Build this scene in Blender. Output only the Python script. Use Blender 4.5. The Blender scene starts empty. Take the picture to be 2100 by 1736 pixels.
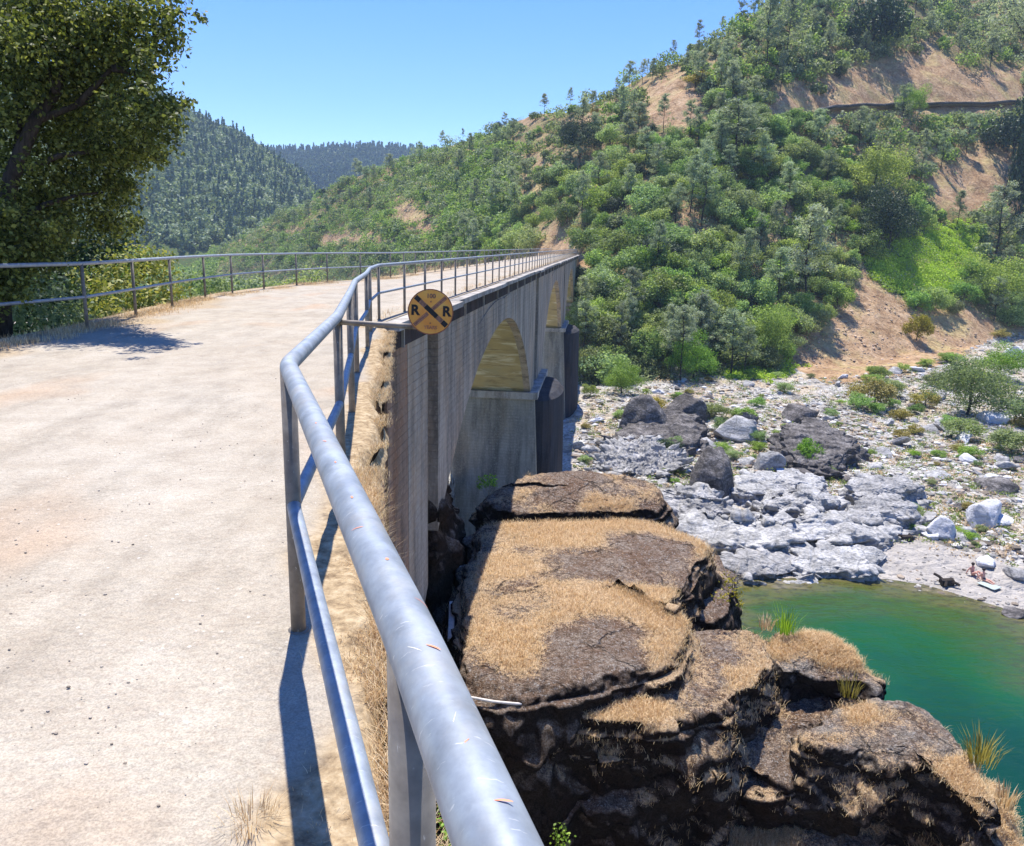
import bpy, math, random
import numpy as np
from mathutils import Matrix, Vector
rad = math.radians

# ------------------------------------------------------------------ camera, sky, sun, exposure
PITCH, ROLL, FPX, CAMH = rad(12.77), rad(1.3), 1610.0, 1.52
scene = bpy.context.scene
cam_data = bpy.data.cameras.new('camera')
cam = bpy.data.objects.new('camera', cam_data)
scene.collection.objects.link(cam)
cam_data.sensor_width = 36.0
cam_data.lens = 36.0 * FPX / 2100.0
cam_data.clip_start = 0.05
cam_data.clip_end = 8000.0
CAMROT = Matrix.Rotation(math.pi / 2 - PITCH, 3, 'X') @ Matrix.Rotation(ROLL, 3, 'Z')
cam.matrix_world = Matrix.Translation((0, 0, CAMH)) @ CAMROT.to_4x4()
scene.camera = cam

SUN_AZ = math.atan2(-0.17, 1.0)          # towards the sun, measured from +Y to +X
SUN_EL = rad(69)
world = bpy.data.worlds.new('World')
scene.world = world
world.use_nodes = True
wn = world.node_tree
bg = wn.nodes['Background']
sky = wn.nodes.new('ShaderNodeTexSky')
sky.sky_type = 'NISHITA'
sky.sun_disc = False
sky.sun_elevation = SUN_EL
sky.sun_rotation = SUN_AZ
sky.altitude = 200
sky.air_density = 1.0
sky.dust_density = 0.2
sky.ozone_density = 4.0
hs_ = wn.nodes.new('ShaderNodeHueSaturation')
hs_.inputs['Saturation'].default_value = 1.35
hs_.inputs['Hue'].default_value = 0.517
wn.links.new(sky.outputs[0], hs_.inputs['Color'])
wn.links.new(hs_.outputs[0], bg.inputs['Color'])
bg.inputs['Strength'].default_value = 0.13
sun_data = bpy.data.lights.new('sun', 'SUN')
sun_data.energy = 4.9
sun_data.angle = rad(0.5)
sun_data.color = (1.0, 0.95, 0.87)
sun = bpy.data.objects.new('sun', sun_data)
scene.collection.objects.link(sun)
sdir = Vector((math.sin(SUN_AZ) * math.cos(SUN_EL), math.cos(SUN_AZ) * math.cos(SUN_EL), math.sin(SUN_EL)))
sun.rotation_euler = sdir.to_track_quat('Z', 'Y').to_euler()
scene.view_settings.view_transform = 'Standard'
scene.view_settings.look = 'None'
scene.view_settings.exposure = 0.88
scene.view_settings.gamma = 1.0
scene.cycles.max_bounces = 6
scene.cycles.diffuse_bounces = 3
scene.cycles.transparent_max_bounces = 8

# ------------------------------------------------------------------ helpers
R3 = np.array(CAMROT)
def ray(u, v):
    u = np.asarray(u, float); v = np.asarray(v, float)
    d = np.stack([(u - 1050) / FPX, (868 - v) / FPX, -np.ones_like(u)], -1)
    return d @ R3.T
def at(u, v, z=0.0):                      # the point at height z seen in that direction
    d = ray(u, v); t = (z - CAMH) / d[2]
    return np.array([d[0] * t, d[1] * t, z])
def aty(u, v, y):                         # the point at distance y
    d = ray(u, v); t = y / d[1]
    return np.array([d[0] * t, y, CAMH + d[2] * t])
def proj(p):
    q = (np.asarray(p, float) - [0, 0, CAMH]) @ R3
    return 1050 + FPX * q[..., 0] / -q[..., 2], 868 - FPX * q[..., 1] / -q[..., 2]

rng = np.random.default_rng(7)
def _h(ix, iy, iz, s):
    n = (ix * 374761393 + iy * 668265263 + iz * 2147483647 + s * 1274126177) & 0xffffffff
    n = ((n ^ (n >> 13)) * 1274126177) & 0xffffffff
    n = ((n ^ (n >> 16)) * 2246822519) & 0xffffffff
    return ((n ^ (n >> 15)) & 0xffffff) / float(0xffffff) * 2 - 1
def vnoise(p, s=0):
    p = np.asarray(p, float)
    i = np.floor(p).astype(np.int64); f = p - i
    w = f * f * f * (f * (f * 6 - 15) + 10)
    out = 0
    for dx in (0, 1):
        for dy in (0, 1):
            for dz in (0, 1):
                ww = (w[..., 0] if dx else 1 - w[..., 0]) * (w[..., 1] if dy else 1 - w[..., 1]) * (w[..., 2] if dz else 1 - w[..., 2])
                out = out + ww * _h(i[..., 0] + dx, i[..., 1] + dy, i[..., 2] + dz, s)
    return out
def fbm(p, octv=4, s=0, ridged=False):
    p = np.asarray(p, float); a = 1.0; o = 0; t = 0
    for k in range(octv):
        n = vnoise(p, s + k * 17)
        if ridged: n = 1 - 2 * np.abs(n)
        o = o + a * n; t += a; a *= 0.5; p = p * 2.03 + 11.3
    return o / t
def facets(p, s=0, tilt=0.55, crack=0.5):
    """broken rock: every cell of a random packing is its own tilted plane, blending over a narrow edge"""
    p = np.asarray(p, float); sh = p.shape[:-1]; p = p.reshape(-1, 3); i0 = np.floor(p).astype(np.int64)
    W = np.full(len(p), 1e-9); A = np.zeros(len(p))
    for dx in (-1, 0, 1):
        for dy in (-1, 0, 1):
            for dz in (-1, 0, 1):
                c = i0 + [dx, dy, dz]; h = [_h(c[:, 0], c[:, 1], c[:, 2], s + k) for k in range(7)]
                f = c + 0.5 + 0.42 * np.stack(h[:3], 1); e = p - f; d2 = (e * e).sum(1); w = np.exp(-d2 * 16)
                A += w * (h[6] * 0.6 + tilt * (e[:, 0] * h[3] + e[:, 1] * h[4] + e[:, 2] * h[5])); W += w
    return (A / W).reshape(sh)
def P3(x, y, z=None, sc=1.0):
    x = np.asarray(x, float)
    return np.stack([x, np.asarray(y, float) + 0 * x, (0 * x if z is None else np.asarray(z, float) + 0 * x)], -1) * sc
def sstep(a, b, x):
    t = np.clip((x - a) / (b - a), 0, 1); return t * t * (3 - 2 * t)
def in_poly(x, y, poly):
    x = np.asarray(x, float); y = np.asarray(y, float); c = np.zeros(x.shape, bool)
    n = len(poly)
    for i in range(n):
        x1, y1 = poly[i]; x2, y2 = poly[(i + 1) % n]
        if y1 == y2: continue
        c ^= ((y1 > y) != (y2 > y)) & (x < (x2 - x1) * (y - y1) / (y2 - y1) + x1)
    return c

def mesh_np(name, verts, faces, mat=None, parent=None, smooth=False, attrs=None, loc=None, link=True, matidx=None):
    """verts (n,3), faces (m,k) numpy, or a list of such face arrays"""
    me = bpy.data.meshes.new(name)
    verts = np.asarray(verts, np.float32)
    fl = faces if isinstance(faces, list) else [faces]
    fl = [np.asarray(f, np.int32) for f in fl if len(f)]
    nl = sum(f.size for f in fl); nf = sum(len(f) for f in fl)
    me.vertices.add(len(verts)); me.vertices.foreach_set('co', verts.ravel())
    me.loops.add(nl); me.loops.foreach_set('vertex_index', np.concatenate([f.ravel() for f in fl]))
    tot = np.concatenate([np.full(len(f), f.shape[1], np.int32) for f in fl])
    st = np.concatenate([[0], np.cumsum(tot)[:-1]]).astype(np.int32)
    me.polygons.add(nf); me.polygons.foreach_set('loop_start', st); me.polygons.foreach_set('loop_total', tot)
    me.polygons.foreach_set('use_smooth', np.full(nf, smooth, bool))
    if mat is not None:
        for m in (mat if isinstance(mat, (list, tuple)) else [mat]): me.materials.append(m)
    if matidx is not None: me.polygons.foreach_set('material_index', np.asarray(matidx, np.int32))
    me.update(calc_edges=True)
    if attrs:
        for k, a in attrs.items():
            at_ = me.attributes.new(k, 'FLOAT', 'POINT'); at_.data.foreach_set('value', np.asarray(a, np.float32))
    if not link: return me
    return link_obj(name, me, parent, loc)
def link_obj(name, me, parent=None, loc=None):
    o = bpy.data.objects.new(name, me); scene.collection.objects.link(o)
    if parent is not None: o.parent = parent
    if loc is not None: o.location = loc
    return o
def tag(o, label=None, cat=None, group=None, kind=None):
    if label: o['label'] = label
    if cat: o['category'] = cat
    if group: o['group'] = group
    if kind: o['kind'] = kind
    return o
def empty(name, loc=(0, 0, 0), rz=0.0):
    o = bpy.data.objects.new(name, None); scene.collection.objects.link(o)
    o.location = loc; o.rotation_euler = (0, 0, rz); o.empty_display_size = 0.3
    return o
def copy_tree(o, parent=None):
    c = o.copy(); scene.collection.objects.link(c)
    if parent is not None: c.parent = parent
    for ch in o.children: copy_tree(ch, c)
    return c

class MB:                                   # a bag of verts and faces
    def __init__(s): s.v = []; s.q = []; s.t = []; s.n = 0
    def add(s, v, q=None, t=None):
        v = np.asarray(v, float).reshape(-1, 3)
        if q is not None and len(q): s.q.append(np.asarray(q, int) + s.n)
        if t is not None and len(t): s.t.append(np.asarray(t, int) + s.n)
        s.v.append(v); s.n += len(v); return s
    def box(s, lo, hi, frame=None):
        x0, y0, z0 = lo; x1, y1, z1 = hi
        v = np.array([[x0, y0, z0], [x1, y0, z0], [x1, y1, z0], [x0, y1, z0], [x0, y0, z1], [x1, y0, z1], [x1, y1, z1], [x0, y1, z1]], float)
        if frame is not None: v = frame(v)
        return s.add(v, [[0, 3, 2, 1], [4, 5, 6, 7], [0, 1, 5, 4], [1, 2, 6, 5], [2, 3, 7, 6], [3, 0, 4, 7]])
    def tube(s, pts, r, seg=12, cap=True):
        pts = np.asarray(pts, float); n = len(pts); r = np.broadcast_to(np.asarray(r, float), (n,))
        tan = np.gradient(pts, axis=0); tan /= np.linalg.norm(tan, axis=1)[:, None] + 1e-9
        ref = np.array([0, 0, 1.0]) if abs(tan[0][2]) < 0.9 else np.array([1.0, 0, 0])
        nn = np.cross(tan[0], ref); nn /= np.linalg.norm(nn)
        rings = []; a = np.linspace(0, 2 * np.pi, seg, endpoint=False)
        for i in range(n):
            nn = nn - tan[i] * nn.dot(tan[i]); nn /= np.linalg.norm(nn) + 1e-9
            bb = np.cross(tan[i], nn)
            rings.append(pts[i] + r[i] * (np.cos(a)[:, None] * nn + np.sin(a)[:, None] * bb))
        v = np.concatenate(rings); k = np.arange(seg); q = []
        for i in range(n - 1):
            a0 = i * seg
            q.append(np.stack([a0 + k, a0 + (k + 1) % seg, a0 + seg + (k + 1) % seg, a0 + seg + k], 1))
        t = None
        if cap:
            v = np.concatenate([v, pts[:1], pts[-1:]]); c0 = n * seg
            t = np.concatenate([np.stack([np.full(seg, c0), (k + 1) % seg, k], 1), np.stack([np.full(seg, c0 + 1), (n - 1) * seg + k, (n - 1) * seg + (k + 1) % seg], 1)])
        return s.add(v, np.concatenate(q), t)
    def build(s, name, mat, parent=None, smooth=False, link=True, attrs=None, loc=None):
        f = []
        if s.q: f.append(np.concatenate(s.q))
        if s.t: f.append(np.concatenate(s.t))
        return mesh_np(name, np.concatenate(s.v), f, mat, parent, smooth, attrs, loc, link)

# ------------------------------------------------------------------ node helpers
class NT:
    def __init__(s, name):
        s.m = bpy.data.materials.new(name); s.m.use_nodes = True
        s.t = s.m.node_tree; s.b = s.t.nodes['Principled BSDF']; s.out = s.t.nodes['Material Output']
    def n(s, typ, **kw):
        nd = s.t.nodes.new(typ)
        for k, v in kw.items(): setattr(nd, k, v)
        return nd
    def l(s, a, b): s.t.links.new(a, b)
    def setv(s, sock, val):
        if hasattr(val, 'is_linked') or isinstance(val, bpy.types.NodeSocket): s.l(val, sock)
        elif isinstance(val, (tuple, list)) and len(val) == 3 and sock.type == 'RGBA': sock.default_value = (*val, 1)
        else: sock.default_value = val
    def noise(s, scale, detail=4, rough=0.55, vec=None, dist=0.0, out='Fac'):
        nd = s.n('ShaderNodeTexNoise'); nd.inputs['Scale'].default_value = scale
        nd.inputs['Detail'].default_value = detail; nd.inputs['Roughness'].default_value = rough
        nd.inputs['Distortion'].default_value = dist
        s.l(vec if vec is not None else s.pos(), nd.inputs['Vector']); return nd.outputs[out]
    def voro(s, scale, feature='F1', out='Distance', vec=None, rnd=1.0):
        nd = s.n('ShaderNodeTexVoronoi', feature=feature); nd.inputs['Scale'].default_value = scale
        nd.inputs['Randomness'].default_value = rnd
        s.l(vec if vec is not None else s.pos(), nd.inputs['Vector']); return nd.outputs[out]
    def pos(s):
        if not hasattr(s, '_p'): s._p = s.n('ShaderNodeNewGeometry').outputs['Position']
        return s._p
    def obj(s):
        if not hasattr(s, '_o'): s._o = s.n('ShaderNodeTexCoord').outputs['Object']
        return s._o
    def mapv(s, scale, vec=None, rot=(0, 0, 0)):
        nd = s.n('ShaderNodeMapping'); nd.inputs['Scale'].default_value = scale; nd.inputs['Rotation'].default_value = rot
        s.l(vec if vec is not None else s.pos(), nd.inputs['Vector']); return nd.outputs[0]
    def ramp(s, fac, stops, interp='LINEAR'):
        nd = s.n('ShaderNodeValToRGB'); cr = nd.color_ramp; cr.interpolation = interp
        while len(cr.elements) < len(stops): cr.elements.new(0.5)
        for e, (p, c) in zip(cr.elements, stops):
            e.position = p; e.color = (c, c, c, 1) if isinstance(c, (int, float)) else (*c, 1)
        s.l(fac, nd.inputs[0]); return nd.outputs[0]
    def mix(s, fac, a, b, mode='MIX'):
        nd = s.n('ShaderNodeMix', data_type='RGBA', blend_type=mode)
        s.setv(nd.inputs['Factor'], fac); s.setv(nd.inputs['A'], a); s.setv(nd.inputs['B'], b)
        return nd.outputs['Result']
    def math(s, op, a, b=0.5, c=None):
        nd = s.n('ShaderNodeMath', operation=op); s.setv(nd.inputs[0], a); s.setv(nd.inputs[1], b)
        if c is not None: s.setv(nd.inputs[2], c)
        return nd.outputs[0]
    def attr(s, name):
        return s.n('ShaderNodeAttribute', attribute_name=name).outputs['Fac']
    def normz(s):
        g = s.n('ShaderNodeNewGeometry'); x = s.n('ShaderNodeSeparateXYZ'); s.l(g.outputs['Normal'], x.inputs[0]); return x.outputs['Z']
    def bump(s, h, dist=0.02, strength=1.0, prev=None):
        nd = s.n('ShaderNodeBump'); nd.inputs['Distance'].default_value = dist; nd.inputs['Strength'].default_value = strength
        s.l(h, nd.inputs['Height'])
        if prev is not None: s.l(prev, nd.inputs['Normal'])
        return nd.outputs[0]
    def fin(s, col=None, rough=0.9, nrm=None, metal=0.0, spec=0.3):
        if col is not None: s.setv(s.b.inputs['Base Color'], col)
        s.setv(s.b.inputs['Roughness'], rough); s.setv(s.b.inputs['Metallic'], metal)
        s.b.inputs['Specular IOR Level'].default_value = spec
        if nrm is not None: s.l(nrm, s.b.inputs['Normal'])
        return s.m

def mat_leaf(name, dark, mid, light, trans=0.35, objvar=0.5, tint=None):
    n = NT(name)
    g = n.n('ShaderNodeNewGeometry'); oi = n.n('ShaderNodeObjectInfo')
    isl = g.outputs['Random Per Island']
    c = n.ramp(isl, [(0.0, dark), (0.5, mid), (1.0, light)])
    if objvar:
        hs = n.n('ShaderNodeHueSaturation')
        n.l(n.math('MULTIPLY_ADD', oi.outputs['Random'], 0.07 * objvar, 0.5 - 0.04 * objvar), hs.inputs['Hue'])
        r2 = n.math('FRACT', n.math('MULTIPLY', oi.outputs['Random'], 17.31), 0)
        n.l(n.math('MULTIPLY_ADD', r2, 0.9 * objvar, 1 - 0.45 * objvar), hs.inputs['Value'])
        r3 = n.math('FRACT', n.math('MULTIPLY', oi.outputs['Random'], 51.7), 0)
        n.l(n.math('MULTIPLY_ADD', r3, 0.6 * objvar, 1 - 0.35 * objvar), hs.inputs['Saturation'])
        n.l(c, hs.inputs['Color']); c = hs.outputs[0]
    n.setv(n.b.inputs['Base Color'], c); n.b.inputs['Roughness'].default_value = 0.55
    n.b.inputs['Specular IOR Level'].default_value = 0.25
    tr = n.n('ShaderNodeBsdfTranslucent'); n.l(n.mix(1.0, c, tint or (1.0, 1.0, 0.55), 'MULTIPLY'), tr.inputs['Color'])
    ms = n.n('ShaderNodeMixShader'); ms.inputs[0].default_value = trans
    n.l(n.b.outputs[0], ms.inputs[1]); n.l(tr.outputs[0], ms.inputs[2]); n.l(ms.outputs[0], n.out.inputs['Surface'])
    return n.m

# ---- materials
def m_path():
    n = NT('pale gravel'); p = n.pos()
    big = n.noise(0.5, 5, 0.6); fine = n.noise(38, 4, 0.7); sp = n.voro(55, 'F1', 'Color')
    c = n.ramp(big, [(0.3, (0.33, 0.275, 0.20)), (0.5, (0.38, 0.33, 0.26)), (0.7, (0.42, 0.38, 0.315))])
    c = n.mix(0.5, c, n.ramp(n.noise(3.2, 5, 0.7), [(0.3, (0.28, 0.24, 0.19)), (0.55, (0.39, 0.35, 0.285)), (0.75, (0.47, 0.435, 0.37))]))
    rust = n.ramp(n.noise(0.9, 3, 0.5, vec=n.mapv((1, 0.5, 1))), [(0.56, 0.0), (0.72, 1.0)])
    c = n.mix(n.math('MULTIPLY', rust, 0.45), c, (0.42, 0.27, 0.16))
    c = n.mix(n.math('MULTIPLY', n.ramp(fine, [(0.35, 1.0), (0.5, 0.0)]), 0.35), c, (0.27, 0.21, 0.16))
    st = n.ramp(n.voro(26), [(0.0, 1.0), (0.16, 1.0), (0.22, 0.0)])
    pick = n.ramp(n.noise(2.3, 2, 0.5), [(0.5, 0.0), (0.62, 1.0)])
    c = n.mix(n.math('MULTIPLY', n.math('MULTIPLY', st, pick), 0.55), c, n.ramp(n.voro(26, out='Color'), [(0.2, (0.30, 0.25, 0.2)), (0.6, (0.52, 0.47, 0.4)), (0.9, (0.78, 0.74, 0.68))]))
    gr = n.ramp(n.noise(120, 3, 0.8), [(0.4, 0.75), (0.5, 1.0), (0.62, 1.22)])
    c = n.mix(0.8, c, gr, 'MULTIPLY')
    ft = n.ramp(n.noise(1.5, 6, 0.75, vec=n.mapv((1.4, 0.5, 1))), [(0.36, 0.80), (0.5, 1.0), (0.66, 1.1)])
    c = n.mix(0.8, c, ft, 'MULTIPLY')
    dry = n.attr('dry')
    c = n.mix(dry, c, n.ramp(n.noise(14, 5, 0.7), [(0.3, (0.14, 0.095, 0.055)), (0.5, (0.34, 0.25, 0.145)), (0.7, (0.50, 0.40, 0.26))]))
    h = n.math('ADD', n.math('MULTIPLY', fine, 0.5), n.math('ADD', n.math('MULTIPLY', n.voro(26), -0.8), n.noise(7, 4, 0.6)))
    return n.fin(c, 0.95, n.bump(h, 0.012, 0.8), spec=0.15)
def m_concrete(name, base=(0.43, 0.375, 0.31), warm=(0.48, 0.34, 0.22), wamt=0.6, boards=True):
    n = NT(name)
    v = n.mapv((1, 1, 0.12)); st = n.noise(1.6, 5, 0.65, vec=v); bl = n.noise(0.45, 5, 0.6)
    c = n.mix(n.ramp(bl, [(0.35, 0.0), (0.65, 1.0)]), base, tuple(x * 0.78 for x in base))
    c = n.mix(n.math('MULTIPLY', n.ramp(st, [(0.42, 0.0), (0.60, 1.0)]), 0.9), c, tuple(x * 0.36 for x in base))
    c = n.mix(n.math('MULTIPLY', n.ramp(n.noise(0.7, 4, 0.6, vec=n.mapv((1, 1, 0.4))), [(0.48, 0.0), (0.65, 1.0)]), wamt), c, warm)
    c = n.mix(n.math('MULTIPLY', n.ramp(n.noise(9, 4, 0.7), [(0.5, 0.0), (0.7, 1.0)]), 0.4), c, tuple(min(1, x * 1.5) for x in base))
    h = n.noise(14, 4, 0.6)
    if boards:
        sx = n.n('ShaderNodeSeparateXYZ'); n.l(n.pos(), sx.inputs[0])
        fr = n.math('FRACT', n.math('MULTIPLY', sx.outputs['Z'], 1 / 0.2), 0)
        ln = n.ramp(fr, [(0.0, 1.0), (0.05, 1.0), (0.1, 0.0), (0.93, 0.0), (1.0, 1.0)])
        fl = n.math('FLOOR', n.math('MULTIPLY', sx.outputs['Z'], 1 / 0.2), 0)
        wn_ = n.n('ShaderNodeTexWhiteNoise', noise_dimensions='1D'); n.l(fl, wn_.inputs['W'])
        c = n.mix(n.math('MULTIPLY', wn_.outputs['Value'], 0.16), c, tuple(x * 0.6 for x in base))
        c = n.mix(n.math('MULTIPLY', ln, n.math('MULTIPLY', n.ramp(n.noise(0.8, 4, 0.6), [(0.4, 0.0), (0.65, 1.0)]), 0.42)), c, tuple(x * 0.3 for x in base))
        h = n.math('SUBTRACT', h, n.math('MULTIPLY', ln, 0.5))
    return n.fin(c, 0.92, n.bump(h, 0.03, 0.7), spec=0.2)
def m_soffit():
    n = NT('ochre stained concrete')
    st = n.noise(0.9, 5, 0.65, vec=n.mapv((0.3, 1, 1), rot=(0, 0, 0)), dist=1.2)
    c = n.ramp(n.noise(0.5, 4, 0.6), [(0.3, (0.30, 0.26, 0.155)), (0.55, (0.46, 0.37, 0.19)), (0.75, (0.38, 0.35, 0.22))])
    c = n.mix(n.ramp(st, [(0.52, 0.0), (0.62, 0.85)]), c, (0.66, 0.62, 0.45))
    c = n.mix(n.ramp(n.noise(1.4, 5, 0.7, vec=n.mapv((0.25, 1, 1))), [(0.55, 0.0), (0.7, 0.8)]), c, (0.12, 0.1, 0.05))
    return n.fin(c, 0.9, n.bump(st, 0.05, 0.6), spec=0.2)
def m_metal(name='galvanised steel', base=(0.27, 0.305, 0.345), rough=0.5):
    n = NT(name)
    mo = n.noise(14, 5, 0.65); mo2 = n.voro(60, 'F1', 'Color')
    c = n.ramp(mo, [(0.3, tuple(x * 0.72 for x in base)), (0.5, base), (0.7, tuple(min(1, x * 1.3) for x in base))])
    c = n.mix(n.math('MULTIPLY', n.ramp(n.noise(45, 4, 0.7), [(0.5, 0.0), (0.7, 1.0)]), 0.3), c, tuple(x * 0.6 for x in base))
    c = n.mix(n.math('MULTIPLY', n.ramp(n.noise(5, 5, 0.7), [(0.5, 0.0), (0.68, 1.0)]), 0.45), c, (0.36, 0.33, 0.28))
    sc = n.ramp(n.noise(30, 3, 0.6, vec=n.mapv((1, 6, 1))), [(0.66, 0.0), (0.7, 1.0)])
    c = n.mix(n.math('MULTIPLY', sc, 0.35), c, (0.75, 0.74, 0.7))
    r = n.ramp(n.noise(9, 4, 0.6), [(0.3, rough - 0.1), (0.7, rough + 0.18)])
    return n.fin(c, r, n.bump(mo, 0.001, 0.5), metal=0.25, spec=0.5)
def m_plain(name, col, rough=0.8, var=0.25, scale=20):
    n = NT(name)
    c = n.ramp(n.noise(scale, 4, 0.6, vec=n.obj()), [(0.3, tuple(x * (1 - var) for x in col)), (0.7, tuple(min(1, x * (1 + var)) for x in col))])
    return n.fin(c, rough)
def m_crag(name, rock=((0.07, 0.05, 0.036), (0.26, 0.19, 0.14), (0.50, 0.44, 0.38)), straw=True, strawcol=((0.38, 0.22, 0.12), (0.66, 0.46, 0.27), (0.86, 0.69, 0.46))):
    n = NT(name); nz = n.normz()
    a = n.noise(1.1, 6, 0.7); b = n.noise(7, 6, 0.75); d = n.noise(28, 4, 0.7)
    f = n.math('ADD', n.math('MULTIPLY', b, 0.6), n.math('MULTIPLY', d, 0.4))
    c = n.ramp(f, [(0.36, rock[0]), (0.5, rock[1]), (0.64, rock[2])])
    c = n.mix(n.ramp(a, [(0.42, 0.0), (0.6, 0.7)]), c, n.ramp(f, [(0.36, (0.07, 0.04, 0.022)), (0.6, (0.24, 0.13, 0.075))]))
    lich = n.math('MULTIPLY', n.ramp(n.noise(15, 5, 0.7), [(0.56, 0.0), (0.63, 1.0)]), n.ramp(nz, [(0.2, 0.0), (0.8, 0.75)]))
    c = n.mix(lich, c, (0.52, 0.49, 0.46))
    wv = n.n('ShaderNodeVectorMath', operation='MULTIPLY_ADD'); n.l(n.noise(0.9, 4, 0.6, out='Color'), wv.inputs[0]); wv.inputs[1].default_value = (0.9, 0.9, 0.9); n.l(n.pos(), wv.inputs[2])
    ck = n.ramp(n.voro(0.75, 'DISTANCE_TO_EDGE', vec=wv.outputs[0]), [(0.0, 1.0), (0.035, 0.0)])
    ck = n.math('MULTIPLY', ck, n.ramp(n.noise(0.5, 3, 0.5), [(0.45, 0.0), (0.6, 1.0)]))
    c = n.mix(n.math('MULTIPLY', ck, 0.5), c, (0.012, 0.01, 0.01))
    if straw:
        s = n.math('MULTIPLY', n.attr('straw'), n.ramp(nz, [(0.35, 0.0), (0.75, 1.0)]))
        s = n.ramp(n.math('ADD', s, n.math('MULTIPLY', n.math('SUBTRACT', n.math('ADD', n.math('MULTIPLY', b, .6), n.math('MULTIPLY', d, .4)), 0.5), 1.6)), [(0.42, 0.0), (0.58, 1.0)])
        s = n.math('MULTIPLY', s, n.ramp(nz, [(0.5, 0.0), (0.78, 1.0)]))
        c = n.mix(s, c, n.ramp(n.noise(22, 5, 0.75), [(0.33, strawcol[0]), (0.5, strawcol[1]), (0.66, strawcol[2])]))
    c = n.mix(n.ramp(nz, [(0.3, 1.0), (0.8, 0.0)]), c, n.mix(1.0, c, (0.13, 0.12, 0.12), 'MULTIPLY'))      # steep faces darkened, their shade put into the colour
    if straw: ck = n.math('MULTIPLY', ck, n.math('SUBTRACT', 1.0, s))
    h = n.math('SUBTRACT', n.math('ADD', b, n.math('MULTIPLY', d, 0.5)), n.math('MULTIPLY', ck, 1.0))
    return n.fin(c, 0.95, n.bump(h, 0.12, 1.0), spec=0.08)
def m_pale_rock(name, lo=(0.15, 0.15, 0.15), mid=(0.38, 0.375, 0.365), hi=(0.62, 0.61, 0.60)):
    n = NT(name)
    v = n.mapv((0.6, 0.6, 2.2), rot=(0.25, 0.15, 0)); a = n.noise(0.9, 6, 0.7, vec=v); b = n.noise(5, 5, 0.7)
    f = n.math('ADD', n.math('MULTIPLY', a, 0.55), n.math('MULTIPLY', b, 0.45))
    c = n.ramp(f, [(0.36, lo), (0.5, mid), (0.62, hi)])
    cr = n.ramp(n.voro(0.55, 'DISTANCE_TO_EDGE', vec=n.mapv((1, 1, 1.6))), [(0.0, 1.0), (0.05, 0.0)])
    c = n.mix(n.math('MULTIPLY', cr, 0.6), c, lo)
    oi = n.n('ShaderNodeObjectInfo')
    c = n.mix(n.math('MULTIPLY', oi.outputs['Random'], 0.55), c, n.mix(1.0, c, (0.62, 0.6, 0.6), 'MULTIPLY'))
    return n.fin(c, 0.9, n.bump(f, 0.25, 0.9), spec=0.2)
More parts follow.
